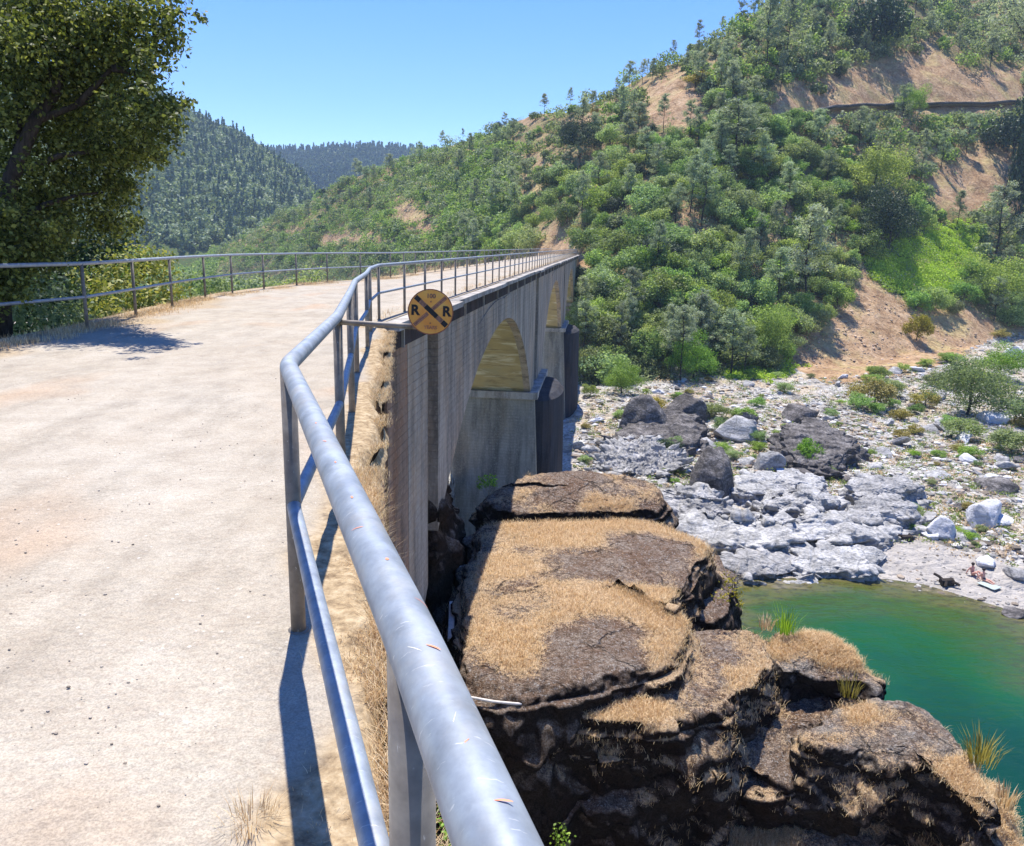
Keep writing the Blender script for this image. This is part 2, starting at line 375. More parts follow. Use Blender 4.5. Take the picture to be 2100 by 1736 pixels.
def m_terrain():
    n = NT('hillside soil'); nz = n.normz()
    G, S, GR = n.attr('gravel'), n.attr('sand'), n.attr('green')
    f = n.noise(0.25, 7, 0.72); b = n.noise(1.6, 6, 0.7)
    soil = n.ramp(n.math('ADD', n.math('MULTIPLY', f, 0.5), n.math('MULTIPLY', b, 0.5)), [(0.34, (0.17, 0.09, 0.045)), (0.46, (0.37, 0.235, 0.13)), (0.56, (0.50, 0.345, 0.21)), (0.68, (0.64, 0.50, 0.35))])
    dry = n.ramp(n.noise(0.12, 5, 0.6), [(0.5, 0.0), (0.62, 0.8)])
    soil = n.mix(dry, soil, n.ramp(b, [(0.35, (0.35, 0.26, 0.10)), (0.65, (0.58, 0.47, 0.24))]))
    vc = n.voro(1.1, 'F1', 'Color', vec=n.mapv((1, 1, 1)))
    stones = n.ramp(vc, [(0.15, (0.17, 0.155, 0.135)), (0.4, (0.31, 0.29, 0.26)), (0.75, (0.45, 0.42, 0.37)), (0.95, (0.63, 0.61, 0.57))])
    vd = n.voro(1.1, 'DISTANCE_TO_EDGE')
    stones = n.mix(n.ramp(vd, [(0.0, 0.75), (0.12, 0.0)]), stones, (0.10, 0.095, 0.085))
    sm = n.ramp(n.voro(4.5, 'F1', 'Color'), [(0.1, (0.18, 0.17, 0.16)), (0.5, (0.44, 0.42, 0.39)), (0.9, (0.68, 0.66, 0.62))])
    stones = n.mix(n.ramp(n.noise(0.35, 4, 0.6), [(0.42, 0.0), (0.52, 1.0)]), stones, sm)
    tan = n.ramp(n.noise(0.16, 5, 0.65), [(0.48, 0.0), (0.62, 0.75)])
    stones = n.mix(tan, stones, n.ramp(n.noise(5, 4, 0.7), [(0.35, (0.40, 0.31, 0.2)), (0.65, (0.66, 0.55, 0.4))]))
    c = n.mix(n.ramp(n.math('ADD', G, n.math('MULTIPLY', n.math('SUBTRACT', b, 0.5), 0.9)), [(0.4, 0.0), (0.6, 1.0)]), soil, stones)
    sandc = n.ramp(n.noise(1.2, 6, 0.65), [(0.3, (0.37, 0.34, 0.305)), (0.7, (0.49, 0.455, 0.415))])
    c = n.mix(n.ramp(S, [(0.35, 0.0), (0.65, 1.0)]), c, sandc)
    c = n.mix(n.ramp(n.math('ADD', GR, n.math('MULTIPLY', n.math('SUBTRACT', b, 0.5), 0.8)), [(0.4, 0.0), (0.6, 1.0)]), c, n.ramp(n.noise(2.5, 5, 0.7), [(0.3, (0.03, 0.055, 0.015)), (0.7, (0.11, 0.16, 0.04))]))
    gl = n.noise(0.55, 6, 0.72, vec=n.mapv((1, 1, 0.25)), dist=0.6)
    c = n.mix(n.math('MULTIPLY', n.ramp(gl, [(0.5, 0.0), (0.62, 1.0)]), n.math('MULTIPLY', n.math('SUBTRACT', 1.0, n.math('MAXIMUM', G, S)), 0.5)), c, (0.15, 0.085, 0.05))
    h = n.math('ADD', n.math('ADD', n.math('MULTIPLY', b, 1.0), n.math('MULTIPLY', gl, -2.0)), n.math('MULTIPLY', vd, n.math('MULTIPLY', G, 1.2)))
    return n.fin(c, 0.95, n.bump(h, 0.4, 0.9), spec=0.12)
def m_water():
    n = NT('green river water')
    d = n.attr('deep'); w = n.noise(0.25, 4, 0.6, vec=n.mapv((1, 2.2, 1)))
    f = n.math('ADD', d, n.math('MULTIPLY', n.math('SUBTRACT', w, 0.5), 0.32))
    c = n.ramp(f, [(0.0, (0.19, 0.16, 0.10)), (0.05, (0.10, 0.095, 0.028)), (0.17, (0.035, 0.075, 0.006)), (0.4, (0.005, 0.068, 0.008)), (0.65, (0.0015, 0.042, 0.012)), (1.0, (0.001, 0.028, 0.009))])
    bed = n.math('MULTIPLY', n.ramp(f, [(0.0, 0.8), (0.4, 0.0)]), n.ramp(n.noise(1.1, 5, 0.75, vec=n.mapv((1, 1.8, 1))), [(0.48, 0.0), (0.6, 1.0)]))
    c = n.mix(bed, c, (0.03, 0.028, 0.012))
    rp = n.noise(2.2, 4, 0.6, vec=n.mapv((0.6, 1.6, 1))); rp2 = n.noise(0.5, 3, 0.5)
    h = n.math('ADD', n.math('MULTIPLY', rp, 0.35), rp2)
    return n.fin(c, 0.12, n.bump(h, 0.09, 0.8), spec=0.4)
def m_bark(name, a=(0.05, 0.04, 0.035), b=(0.17, 0.14, 0.12)):
    n = NT(name); f = n.noise(6, 5, 0.7, vec=n.mapv((3, 3, 0.6), n.obj()))
    return n.fin(n.ramp(f, [(0.35, a), (0.65, b)]), 0.95, n.bump(f, 0.04, 1.0), spec=0.1)

M = {}
M['path'] = m_path()
M['wall'] = m_concrete('board marked concrete')
M['wallwarm'] = m_concrete('rust stained concrete', (0.36, 0.25, 0.18), (0.34, 0.17, 0.09), 0.75)
M['slot'] = m_concrete('dark rusty concrete', (0.16, 0.115, 0.10), (0.20, 0.10, 0.06), 0.6, boards=False)
M['frieze'] = m_concrete('shade black concrete', (0.055, 0.05, 0.055), (0.10, 0.05, 0.03), 0.3, boards=False)  # near-black base colour paints in the shade under the deck slab
M['cornice'] = m_concrete('weathered pale concrete', (0.45, 0.42, 0.38), (0.5, 0.4, 0.3), 0.4, boards=False)
M['pier'] = m_concrete('grey pier concrete', (0.37, 0.345, 0.285), (0.42, 0.34, 0.22), 0.4)
M['soffit'] = m_soffit()
M['darkpier'] = m_concrete('shade dark concrete', (0.045, 0.047, 0.058), (0.07, 0.05, 0.04), 0.4, boards=False)  # cutwater shade put into the base colour
M['metal'] = m_metal()
M['metal_dark'] = m_metal('weathered steel post', (0.18, 0.155, 0.13), 0.6)
M['orange'] = m_plain('orange paint', (0.85, 0.28, 0.14), 0.6, 0.1)
M['scratch'] = m_plain('pale scratch', (0.75, 0.72, 0.6), 0.6, 0.1)
M['crag'] = m_crag('shade painted brown rock')
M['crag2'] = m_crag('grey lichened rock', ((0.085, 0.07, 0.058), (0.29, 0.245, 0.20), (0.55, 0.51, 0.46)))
M['pale'] = m_pale_rock('pale river rock')
M['white'] = m_pale_rock('white river rock', (0.42, 0.43, 0.45), (0.66, 0.67, 0.70), (0.8, 0.8, 0.82))
M['dark'] = m_pale_rock('dark boulder rock', (0.035, 0.033, 0.032), (0.12, 0.11, 0.105), (0.30, 0.28, 0.27))
M['terrain'] = m_terrain()
M['water'] = m_water()
M['bark'] = m_bark('grey brown bark')
M['barkdark'] = m_bark('dark bark', (0.02, 0.017, 0.016), (0.08, 0.065, 0.055))
M['oak'] = mat_leaf('oak leaves', (0.13, 0.20, 0.06), (0.25, 0.36, 0.115), (0.41, 0.53, 0.22), 0.52, objvar=0.8)
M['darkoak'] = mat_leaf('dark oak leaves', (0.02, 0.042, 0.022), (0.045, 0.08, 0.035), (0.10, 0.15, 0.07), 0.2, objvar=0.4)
M['pine'] = mat_leaf('grey pine needles', (0.18, 0.235, 0.155), (0.33, 0.405, 0.285), (0.48, 0.55, 0.43), 0.52, objvar=0.6)
M['bright'] = mat_leaf('bright green leaves', (0.10, 0.20, 0.02), (0.22, 0.39, 0.04), (0.38, 0.56, 0.10), objvar=0.4)
M['yellow'] = mat_leaf('yellow green leaves', (0.17, 0.16, 0.02), (0.32, 0.29, 0.05), (0.52, 0.44, 0.10), objvar=0.4)
M['bigleaf'] = mat_leaf('olive tree leaves', (0.035, 0.048, 0.013), (0.11, 0.14, 0.032), (0.33, 0.36, 0.10), 0.46, objvar=0.0)
M['yellowbush'] = mat_leaf('golden bush leaves', (0.12, 0.16, 0.035), (0.26, 0.29, 0.07), (0.52, 0.48, 0.15), objvar=0.0)
M['creeper'] = mat_leaf('lime green creeper', (0.24, 0.38, 0.025), (0.44, 0.62, 0.05), (0.62, 0.78, 0.13), objvar=0.0)
M['bright2'] = mat_leaf('fresh oak leaves', (0.12, 0.20, 0.05), (0.23, 0.35, 0.09), (0.38, 0.51, 0.19), 0.5, objvar=0.0)
M['oak2'] = mat_leaf('grey oak leaves', (0.14, 0.195, 0.10), (0.25, 0.32, 0.175), (0.40, 0.47, 0.30), 0.5, objvar=0.0)
M['fargreen'] = mat_leaf('far wood leaves', (0.12, 0.175, 0.095), (0.22, 0.29, 0.155), (0.36, 0.43, 0.25), 0.35, objvar=0.0)
M['fardark'] = mat_leaf('far conifer needles', (0.07, 0.12, 0.08), (0.12, 0.185, 0.125), (0.19, 0.26, 0.18), 0.35, objvar=0.0)
M['straw'] = mat_leaf('dry straw', (0.42, 0.26, 0.13), (0.72, 0.52, 0.29), (0.90, 0.76, 0.50), 0.3, objvar=0.0, tint=(1, 0.95, 0.8))

# ------------------------------------------------------------------ terrain
def azof(u): return np.arctan((np.asarray(u, float) - 1050) / FPX * math.cos(PITCH))
def skyline(pts):                           # (u, v, r1, tree height) -> az, r1, z1
    out = []
    for u, v, r1, th in pts:
        d = ray(u, v); hz = math.hypot(d[0], d[1]); out.append((math.atan2(d[0], d[1]), r1, CAMH + r1 * d[2] / hz - th))
    return np.array(out)
SK = skyline([(440, 500, 520, 5), (520, 452, 480, 5), (600, 408, 450, 6), (700, 352, 420, 6), (820, 303, 390, 6), (930, 264, 350, 6), (1020, 245, 320, 5),
              (1102, 210, 300, 5), (1173, 196, 285, 5), (1258, 166, 270, 4), (1330, 124, 262, 4), (1402, 92, 258, 4), (1466, 60, 258, 4), (1525, 12, 262, 4), (1650, -50, 290, 4), (1800, -90, 340, 4), (2100, -110, 420, 4), (2600, -140, 520, 4)])
SK = np.vstack([[[SK[0, 0] - 0.03, 540, -18.5]], SK])
TOE_AZ = azof([380, 440, 520, 600, 700, 820, 950, 1060, 1185, 1400, 1600, 1800, 2000, 2100, 2600])
TOE_R = np.array([500, 440, 400, 350, 300, 235, 185, 150, 116, 120, 129, 147, 175, 195, 240.])
TOE_Z = np.array([-19, -19, -19, -19, -19, -19, -19, -19, -18, -17.6, -17, -16.5, -15.8, -15.5, -15])
SH = np.array([at(u, v, -20)[:2] for u, v in [(1490, 1190), (1650, 1185), (1820, 1188), (1900, 1200), (2100, 1260)]])
SHX = np.concatenate([[-60, 0, 7], SH[:, 0], [40, 60, 200]]); SHY = np.concatenate([[10, 18, 36], SH[:, 1], [34, 12, -60]])
def shore(x): return np.interp(x, SHX, SHY)
ROAD = skyline([(1380, 262, 1, 0), (1500, 255, 1, 0), (1640, 236, 1, 0), (1800, 222, 1, 0), (2100, 216, 1, 0), (2600, 212, 1, 0)])   # only the direction and slope are used
ROAD_T = ROAD[:, 2] - CAMH
VX = np.array([-2.2, -1.54, -1.13, -1.05, -0.86, -0.76, -0.50, -0.36, 0.1, 1.0, 3.0]); VY = np.array([14.2, 9.56, 6.81, 6.12, 4.73, 3.98, 2.85, 2.17, 0.9, -1.2, -6.0])
def verge(y): return np.interp(y, VY[::-1], VX[::-1])
WX0, WK = -4.15, 0.105                      # outer wall line of the bridge: x = WX0 + WK * y
BW = 5.1                                    # bridge width
LP = np.array([(-8.6, -3.0), (-8.2, 4.0), (-7.6, 9.0), (-7.25, 11.2), (-7.3, 13.3), (-7.5, 15.3), (-7.8, 17.7), (-8.05, 20.4), (-8.1, 22.6), (-7.95, 25.0), (-7.6, 27.6), (-7.0, 30.0), (WX0 + WK * 34 - BW, 34.0), (WX0 + WK * 152 - BW, 152.0)])
def left_line(y): return np.interp(y, LP[:, 1], LP[:, 0])
def raw_terrain(x, y):
    r = np.hypot(x, y); az = np.arctan2(x, y)
    r0 = np.interp(az, TOE_AZ, TOE_R); z0 = np.interp(az, TOE_AZ, TOE_Z)
    r1 = np.interp(az, SK[:, 0], SK[:, 1]); z1 = np.interp(az, SK[:, 0], SK[:, 2])
    t = np.clip((r - r0) / np.maximum(r1 - r0, 1), 0, None)
    hill = z0 + (z1 - z0) * np.where(t < 1, np.maximum(t, 1e-6) ** np.interp(az, [0.20, 0.33], [0.86, 1.16]), 1 - (t - 1) * 0.35)
    und = fbm(P3(x, y, None, 1 / 38.0), 4, 3) * 5.0 + fbm(P3(x, y, None, 1 / 9.0), 3, 9, True) * 1.3
    fade = sstep(0.0, 0.25, t) * (1 - 0.6 * sstep(0.7, 1.0, t))
    hill = hill + und * fade
    bar = -20.0 + np.clip((y - shore(x)) * 0.07, -3.0, 1.2)
    bar = bar + (z0 + 20.0 - 1.2) * sstep(60, 0, np.maximum(r0 - r, 0)) * (y > 45)
    bar = bar + (fbm(P3(x, y, None, 1 / 6.0), 4, 21) * 0.55 + fbm(P3(x, y, None, 1 / 1.6), 3, 33) * 0.16) * sstep(0, 6, y - shore(x))
    z = np.where(r > r0, hill, bar)
    # left bank under the big tree, and the ground the approach stands on
    bank = -0.5 - 0.42 * np.maximum(0, -7.6 - x) * 0.5 - 0.33 * np.clip(y - 19, 0, 20) - 0.6 * np.maximum(0, y - 39) + fbm(P3(x, y, None, 0.3), 3, 5) * 0.4
    bank = np.where((x < left_line(y) + 0.3) & (y < 60) | ((y < 14.0) & (x < verge(y) - 1.0)), bank, -60)
    z = np.maximum(z, bank)
    ext = -7.0 - 0.55 * np.maximum(0, x - 2) - 0.35 * np.maximum(y - 3, 0)
    z = np.where((y < 14) & (x >= -1.0), np.maximum(z, np.maximum(ext, -21)), z)
    under = (x < 3) & (x > WX0 + WK * y - BW - 1) & (y < 27) & (y >= 14)
    z = np.where(under, np.maximum(z, -12.5 - 0.5 * np.maximum(0, y - 15)), z)
    return z
def terrain_z(x, y):
    z = raw_terrain(x, y); r = np.hypot(x, y); az = np.arctan2(x, y)
    tr = np.interp(az, ROAD[:, 0], ROAD_T); dz = z - (CAMH + tr * r)       # + above the road, - below
    k = (az > ROAD[0, 0] - 0.05) & (r > 150)
    m = np.where(k, sstep(ROAD[0, 0] - 0.05, ROAD[0, 0], az), 0)
    zr = CAMH + tr * r
    dz = dz + 0.8 * vnoise(P3(x, y, None, 0.12), 13); adj = -dz * 0.85 * np.exp(-(dz / 2.3) ** 2)
    return z + adj * m
def raycast(u, v, rmax=620, step=1.0, r0=14.0):
    d = ray(u, v); hz = np.hypot(d[:, 0], d[:, 1]); sl = d[:, 2] / hz; dx = d[:, 0] / hz; dy = d[:, 1] / hz
    hit = np.full(len(sl), np.nan); r = r0
    while r < rmax:
        act = np.isnan(hit)
        if not act.any(): break
        z = terrain_z(dx[act] * r, dy[act] * r)
        h = (CAMH + sl[act] * r) < z
        idx = np.where(act)[0][h]; hit[idx] = r - step * 0.5
        r += step if r < 150 else step * 1.6
    return dx * hit, dy * hit, hit

# regions of the far bank, as seen: bare soil, green creeper, sand
BARE = [
    [(1300, 240), (1325, 185), (1385, 160), (1440, 205), (1470, 250), (1400, 262)],
    [(1575, 215), (1640, 170), (1665, 215), (1650, 250), (1560, 262)],
    [(1660, 215), (1720, 165), (1800, 132), (1870, 120), (1905, 92), (1950, 125), (1990, 150), (2100, 140), (2100, 222), (1900, 225), (1700, 225)],
    [(1560, 262), (1640, 232), (1800, 216), (2100, 210), (2100, 232), (1850, 248), (1660, 240)],
    [(1895, 395), (1960, 340), (2010, 298), (2070, 300), (2085, 350), (2090, 420), (2010, 425), (1935, 425)],
    [(1610, 745), (1660, 690), (1725, 640), (1765, 545), (1800, 590), (1850, 620), (1880, 650), (1995, 640), (2060, 680), (1960, 740), (1860, 770), (1700, 790)],
    [(650, 515), (665, 480), (720, 478), (780, 490), (800, 512)],
    [(790, 440), (830, 412), (860, 425), (905, 470), (905, 495), (860, 480), (830, 465)],
    [(1065, 512), (1090, 488), (1140, 480), (1190, 508), (1225, 560), (1215, 610), (1190, 560)],
    [(1565, 405), (1640, 420), (1620, 445), (1570, 430)], [(1250, 540), (1290, 580), (1270, 610), (1235, 590)],
]
CREEP = [(1775, 545), (1850, 500), (1920, 480), (2000, 470), (2005, 520), (1985, 560), (1955, 600), (1880, 615), (1815, 590)]
CREEP2 = [(1480, 775), (1530, 745), (1600, 735), (1625, 750), (1570, 775)]
SAND = [(1800, 1128), (1870, 1105), (1960, 1125), (2100, 1160), (2160, 1330), (2000, 1240), (1900, 1205), (1820, 1190), (1700, 1195), (1760, 1160)]
def m_any(polys, u, v):
    c = np.zeros(np.shape(u), bool)
    for p in polys: c |= in_poly(u, v, p)
    return c

def grid_faces(nu, nv):
    i = np.arange(nu - 1)[:, None] * nv + np.arange(nv - 1)[None, :]
    i = i.ravel(); return np.stack([i, i + nv, i + nv + 1, i + 1], 1)
def build_terrain():
    az = np.linspace(rad(-60), rad(46), 720)
    r = np.concatenate([np.geomspace(4, 40, 110)[:-1], np.linspace(40, 130, 240)[:-1], np.linspace(130, 430, 260)[:-1], np.linspace(430, 700, 70)])
    A, Rr = np.meshgrid(az, r, indexing='ij')
    x = np.sin(A) * Rr; y = np.cos(A) * Rr
    z = terrain_z(x, y)
    r0 = np.interp(A, TOE_AZ, TOE_R)
    u, v = proj(np.stack([x, y, z], -1))
    far = sstep(-4, 10, Rr - r0)
    gravel = 1 - far
    right = sstep(0.25, 0.45, A) * sstep(30, 0, Rr - r0) * 0.3
    gravel = np.clip(gravel + right, 0, 1)
    sand = in_poly(u, v, SAND).astype(float) * (Rr < 75)
    bare = m_any(BARE, u, v); cre = in_poly(u, v, CREEP) | in_poly(u, v, CREEP2)
    green = np.where((Rr > r0 + 5) & ~bare, 0.45 + 0.1 * vnoise(P3(x, y, None, 0.05)), 0.0)
    green = np.where(cre, 1.0, green)
    gravel = np.where(in_poly(u, v, BARE[5]) | ((v < 690) & (u > 1560) & (Rr > 80)), gravel * 0.12, gravel)
    green = np.where((A < rad(-14)) & (Rr < r0), 0.75 + 0.5 * vnoise(P3(x, y, None, 0.06), 19), green)
    nearl = (Rr < 45) & (x < -6); green = np.where(nearl, 0.9, green)
    # soften the masks a little
    for arr in (sand, green):
        for _ in range(2):
            arr[1:-1, 1:-1] = (arr[1:-1, 1:-1] * 2 + arr[:-2, 1:-1] + arr[2:, 1:-1] + arr[1:-1, :-2] + arr[1:-1, 2:]) / 6
    o = mesh_np('terrain', np.stack([x, y, z], -1).reshape(-1, 3), grid_faces(*x.shape)[:, ::-1], M['terrain'], smooth=True,
                attrs={'gravel': gravel.ravel(), 'sand': sand.ravel(), 'green': green.ravel()})
    tag(o, 'rocky valley floor and tan hillside soil across the river', kind='structure')
build_terrain()

def build_water():
    xs = np.linspace(-70, 130, 200); ys = np.linspace(-40, 66, 160)
    X, Y = np.meshgrid(xs, ys, indexing='ij')
    dist = shore(X) - Y
    # distance to the far shore, in metres, gives the depth the colour comes from
    pts = np.stack([np.interp(np.linspace(0, 1, 400), np.linspace(0, 1, len(SHX)), SHX), np.interp(np.linspace(0, 1, 400), np.linspace(0, 1, len(SHX)), SHY)], 1)
    xx = np.linspace(-60, 120, 600); pts = np.stack([xx, shore(xx)], 1)
    d = np.min(np.hypot(X[..., None] - pts[:, 0], Y[..., None] - pts[:, 1]), -1)
    deep = np.clip(d / 20.0, 0, 1) * (dist > 0)
    shoal = np.exp(-(((X - 32) / 7) ** 2 + ((Y - 36.5) / 3.2) ** 2)) * 0.42
    o = mesh_np('river', np.stack([X, Y, 0 * X - 20.0], -1).reshape(-1, 3), grid_faces(*X.shape), M['water'], smooth=True, attrs={'deep': np.clip(deep - shoal, 0.04, 1).ravel()})
    tag(o, 'still green river pool below the bridge', kind='structure')
build_water()

# far hills
SKA = skyline([(-500, 150, 900, 9), (0, 120, 900, 9), (200, 135, 900, 9), (300, 165, 900, 9), (365, 206, 900, 9), (400, 225, 900, 9), (450, 248, 880, 9), (500, 268, 860, 9), (553, 308, 840, 9), (614, 345, 830, 9), (650, 392, 820, 9), (720, 440, 800, 9), (800, 500, 760, 6)])
SKB = skyline([(380, 330, 1700, 14), (540, 308, 1700, 14), (600, 306, 1700, 14), (680, 304, 1700, 14), (760, 302, 1700, 14), (830, 304, 1700, 14), (1000, 310, 1700, 14), (1300, 330, 1700, 14)])
def hillA_z(x, y):
    r = np.hypot(x, y); az = np.arctan2(x, y); r1 = np.interp(az, SKA[:, 0], SKA[:, 1]); z1 = np.interp(az, SKA[:, 0], SKA[:, 2])
    t = (r - 520) / (r1 - 520)
    z = -19 + (z1 + 19) * np.where(t < 1, np.clip(t, 0, 1) ** 0.9, 1 - (t - 1) * 0.5)
    return z + fbm(P3(x, y, None, 1 / 70.0), 4, 41) * 11 * sstep(0, .2, t) * (1 - 0.7 * sstep(0.75, 1, t))
def hillB_z(x, y):
    r = np.hypot(x, y); az = np.arctan2(x, y); z1 = np.interp(az, SKB[:, 0], SKB[:, 2])
    t = (r - 950) / 750
    z = -19 + (z1 + 19) * np.where(t < 1, np.clip(t, 0, 1), 1 - (t - 1) * 0.5)
    return z + fbm(P3(x, y, None, 1 / 150.0), 3, 51) * 15 * sstep(0, .2, t) * (1 - 0.7 * sstep(0.75, 1, t))
def hill(name, fz, r0, r1, a0, a1, na, nr, label):
    az = np.linspace(a0, a1, na); r = np.linspace(r0, r1, nr)
    A, Rr = np.meshgrid(az, r, indexing='ij'); x = np.sin(A) * Rr; y = np.cos(A) * Rr; z = fz(x, y)
    o = mesh_np(name, np.stack([x, y, z], -1).reshape(-1, 3), grid_faces(na, nr)[:, ::-1], M['terrain'], smooth=True,
                attrs={'gravel': np.zeros(x.size), 'sand': np.zeros(x.size), 'green': np.full(x.size, 0.75)})
    return tag(o, label, kind='structure')
hill('hill', hillA_z, 500, 1150, rad(-58), azof(815).item(), 160, 120, 'wooded hill rising behind the left end of the bridge')
hill('distant_ridge', hillB_z, 940, 2000, rad(-30), rad(14), 120, 90, 'distant blue wooded ridge closing the valley')

# ------------------------------------------------------------------ path
def path_obj():
    ys = np.concatenate([np.linspace(-4, 14, 320), np.linspace(14, 34, 120)[1:], np.linspace(34, 154, 120)[1:]])
    NX = 150; t = np.linspace(0, 1, NX)
    Y, T = np.meshgrid(ys, t, indexing='ij')
    wob = fbm(P3(ys * 0, ys, None, 1.3), 4, 61) * 0.09
    rx = np.where(ys < 14.2, verge(ys) + wob * (ys < 13.5), WX0 + WK * ys - 0.02)
    lx = left_line(ys) - 0.35
    X = lx[:, None] + (rx - lx)[:, None] * T
    near = 1 - sstep(13, 16, Y)
    Z = fbm(P3(X, Y, None, 0.8), 4, 71) * 0.022 * (0.3 + near) + fbm(P3(X, Y, None, 9), 3, 72) * 0.006 * near
    er = rx[:, None] - X; Z = Z - near * 0.25 * sstep(0.16, 0.0, er) ** 2 + near * fbm(P3(X, Y, None, 5), 3, 75) * 0.04 * sstep(0.5, 0.1, er)
    el = X - lx[:, None]
    dry = np.maximum(sstep(0.40, 0.24, er + 0.16 * vnoise(P3(X, Y, None, 1.7), 4)) * (0.4 + 0.6 * near), sstep(1.3, 0.4, el + 0.8 * vnoise(P3(X, Y, None, 0.9), 5)) * (Y < 60) * 0.8)
    V = np.stack([X, Y, Z], -1); F = grid_faces(*X.shape)[:, ::-1]
    V = V.reshape(-1, 3); D = dry.ravel()
    o = mesh_np('path', V, F, M['path'], smooth=True, attrs={'dry': D})
    tag(o, 'pale gravel path leading onto the bridge', kind='structure')
    # the earth bank the verge stands on, dropping to the ravine
    yb = ys[ys < 14.3]; rb = (verge(yb) + wob[:len(yb)] * (yb < 13.5)); J = 150; d = np.linspace(0, 1, J) ** 1.3 * 15
    YB, DB = np.meshgrid(yb, d, indexing='ij')
    XB = rb[:, None] - 0.03 - 0.16 * DB; ZB = -0.05 - DB
    nn = fbm(P3(YB, DB, XB * 0, 0.9), 5, 81) * 0.28 * sstep(0.0, 2.2, DB) + fbm(P3(YB, DB, XB * 0, 4), 3, 83) * 0.05 * sstep(0, 0.3, DB)
    XB = XB + nn - 0.25 * sstep(0, 0.5, DB) * (YB < 9)
    V = np.stack([XB, YB, ZB], -1).reshape(-1, 3)
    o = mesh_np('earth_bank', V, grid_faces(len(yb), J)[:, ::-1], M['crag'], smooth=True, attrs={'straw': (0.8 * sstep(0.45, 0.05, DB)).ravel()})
    tag(o, 'steep earth bank dropping from the path edge', kind='structure')
path_obj()

# ------------------------------------------------------------------ the arch bridge
bt = np.array([WK, 1.0]); bt /= np.linalg.norm(bt); bn = np.array([bt[1], -bt[0]])     # along, outwards (right)
def bf(v):                                  # (s measured by its y, outward offset, z) -> world
    v = np.asarray(v, float); out = np.empty_like(v)
    out[:, 0] = WX0 + WK * v[:, 0] + bn[0] * v[:, 1]; out[:, 1] = v[:, 0] + bn[1] * v[:, 1]; out[:, 2] = v[:, 2]
    return out
ARCH_C = [34.6, 76.0, 117.4]; HALF = 16.0; RISE = 6.2; CROWN = -1.7
AR = (HALF ** 2 + RISE ** 2) / (2 * RISE)
def arch_z(s, c): return CROWN - (AR - math.sqrt(max(AR * AR - (s - c) ** 2, 0)))
SPRING = CROWN - RISE
TOP = -0.55; BOT = -21.0
bridge = empty('arch_bridge', (WX0 + WK * 20, 20, 0))
tag(bridge, 'long grey concrete railway bridge with three arches over the river', 'bridge')
boff = np.array([WX0 + WK * 20, 20, 0.0])
def bpart(name, mb, mat, parent=None, smooth=False):
    mb.v = [v - boff for v in mb.v] if parent is None or parent is bridge else [v - boff for v in mb.v]
    return mb.build(name, mat, parent or bridge, smooth)
def profile(s0, s1, step=0.6):
    """lower edge of the wall between s0 and s1 as (s, z); arches cut out, piers to the ground"""
    ss = list(np.arange(s0, s1, step)) + [s1]
    out = []
    for s in ss:
        z = BOT
        for c in ARCH_C:
            if abs(s - c) < HALF: z = arch_z(s, c)
        out.append((s, z))
    # exact corners
    for c in ARCH_C:
        for e in (c - HALF, c + HALF):
            if s0 < e < s1:
                a = (e, SPRING) ; b = (e, BOT)
                out += [(e - 1e-4, b[1] if e < c else a[1]), (e + 1e-4, a[1] if e < c else b[1])]
    return sorted(out)
def wallseg(s0, s1, o0, o1, top, low=None):
    mb = MB(); pf = profile(s0, s1)
    if low is not None: pf = [(s, max(z, low)) for s, z in pf]
    n = len(pf); v = []
    for s, z in pf:
        for o in (o0, o1):
            for zz in (z, top): v.append((s, o, zz))
    v = bf(v); q = []
    for i in range(n - 1):
        a, b = 4 * i, 4 * i + 4                    # 0: o0 low, 1: o0 top, 2: o1 low, 3: o1 top
        q += [[a + 2, b + 2, b + 3, a + 3], [b + 0, a + 0, a + 1, b + 1], [a + 0, b + 0, b + 2, a + 2], [a + 1, a + 3, b + 3, b + 1]]
    e = 4 * (n - 1)
    q += [[0, 2, 3, 1], [e + 2, e + 0, e + 1, e + 3]]
    return mb.add(v, q)
SLOTS = [(19.3, 20.6), (52.9, 55.3), (94.5, 97.0), (136.5, 139.0)]
core = wallseg(15.6, 151.98, -BW + 0.38, -0.42, TOP)
co = bpart('arch_barrel', core, [M['soffit'], M['wall']])
co['label'] = 'ochre stained underside of the arches'
segs = [(15.5, 17.2, 'wallwarm'), (17.25, SLOTS[0][0], 'wall'), (SLOTS[0][1], 23.0, 'wall'), (23.012, SLOTS[1][0], 'wall'), (SLOTS[1][1], SLOTS[2][0], 'wall'), (SLOTS[2][1], SLOTS[3][0], 'wall'), (SLOTS[3][1], 152.0, 'wall')]
for a, b, mm in segs:
    w = bpart('spandrel_wall', wallseg(a, b, -0.42, 0.0, TOP), M[mm])
    if mm == 'wallwarm': w['label'] = 'rust stained end strip of the wall'
bpart('spandrel_wall', wallseg(15.5, 152.0, -BW, -BW + 0.38, TOP), M['wall'])['label'] = 'upstream side wall'
for a, b in SLOTS:
    bpart('recess', wallseg(a + 0.002, b - 0.002, -0.419, -0.30, TOP), M['slot'])['label'] = 'dark rust stained vertical recess'
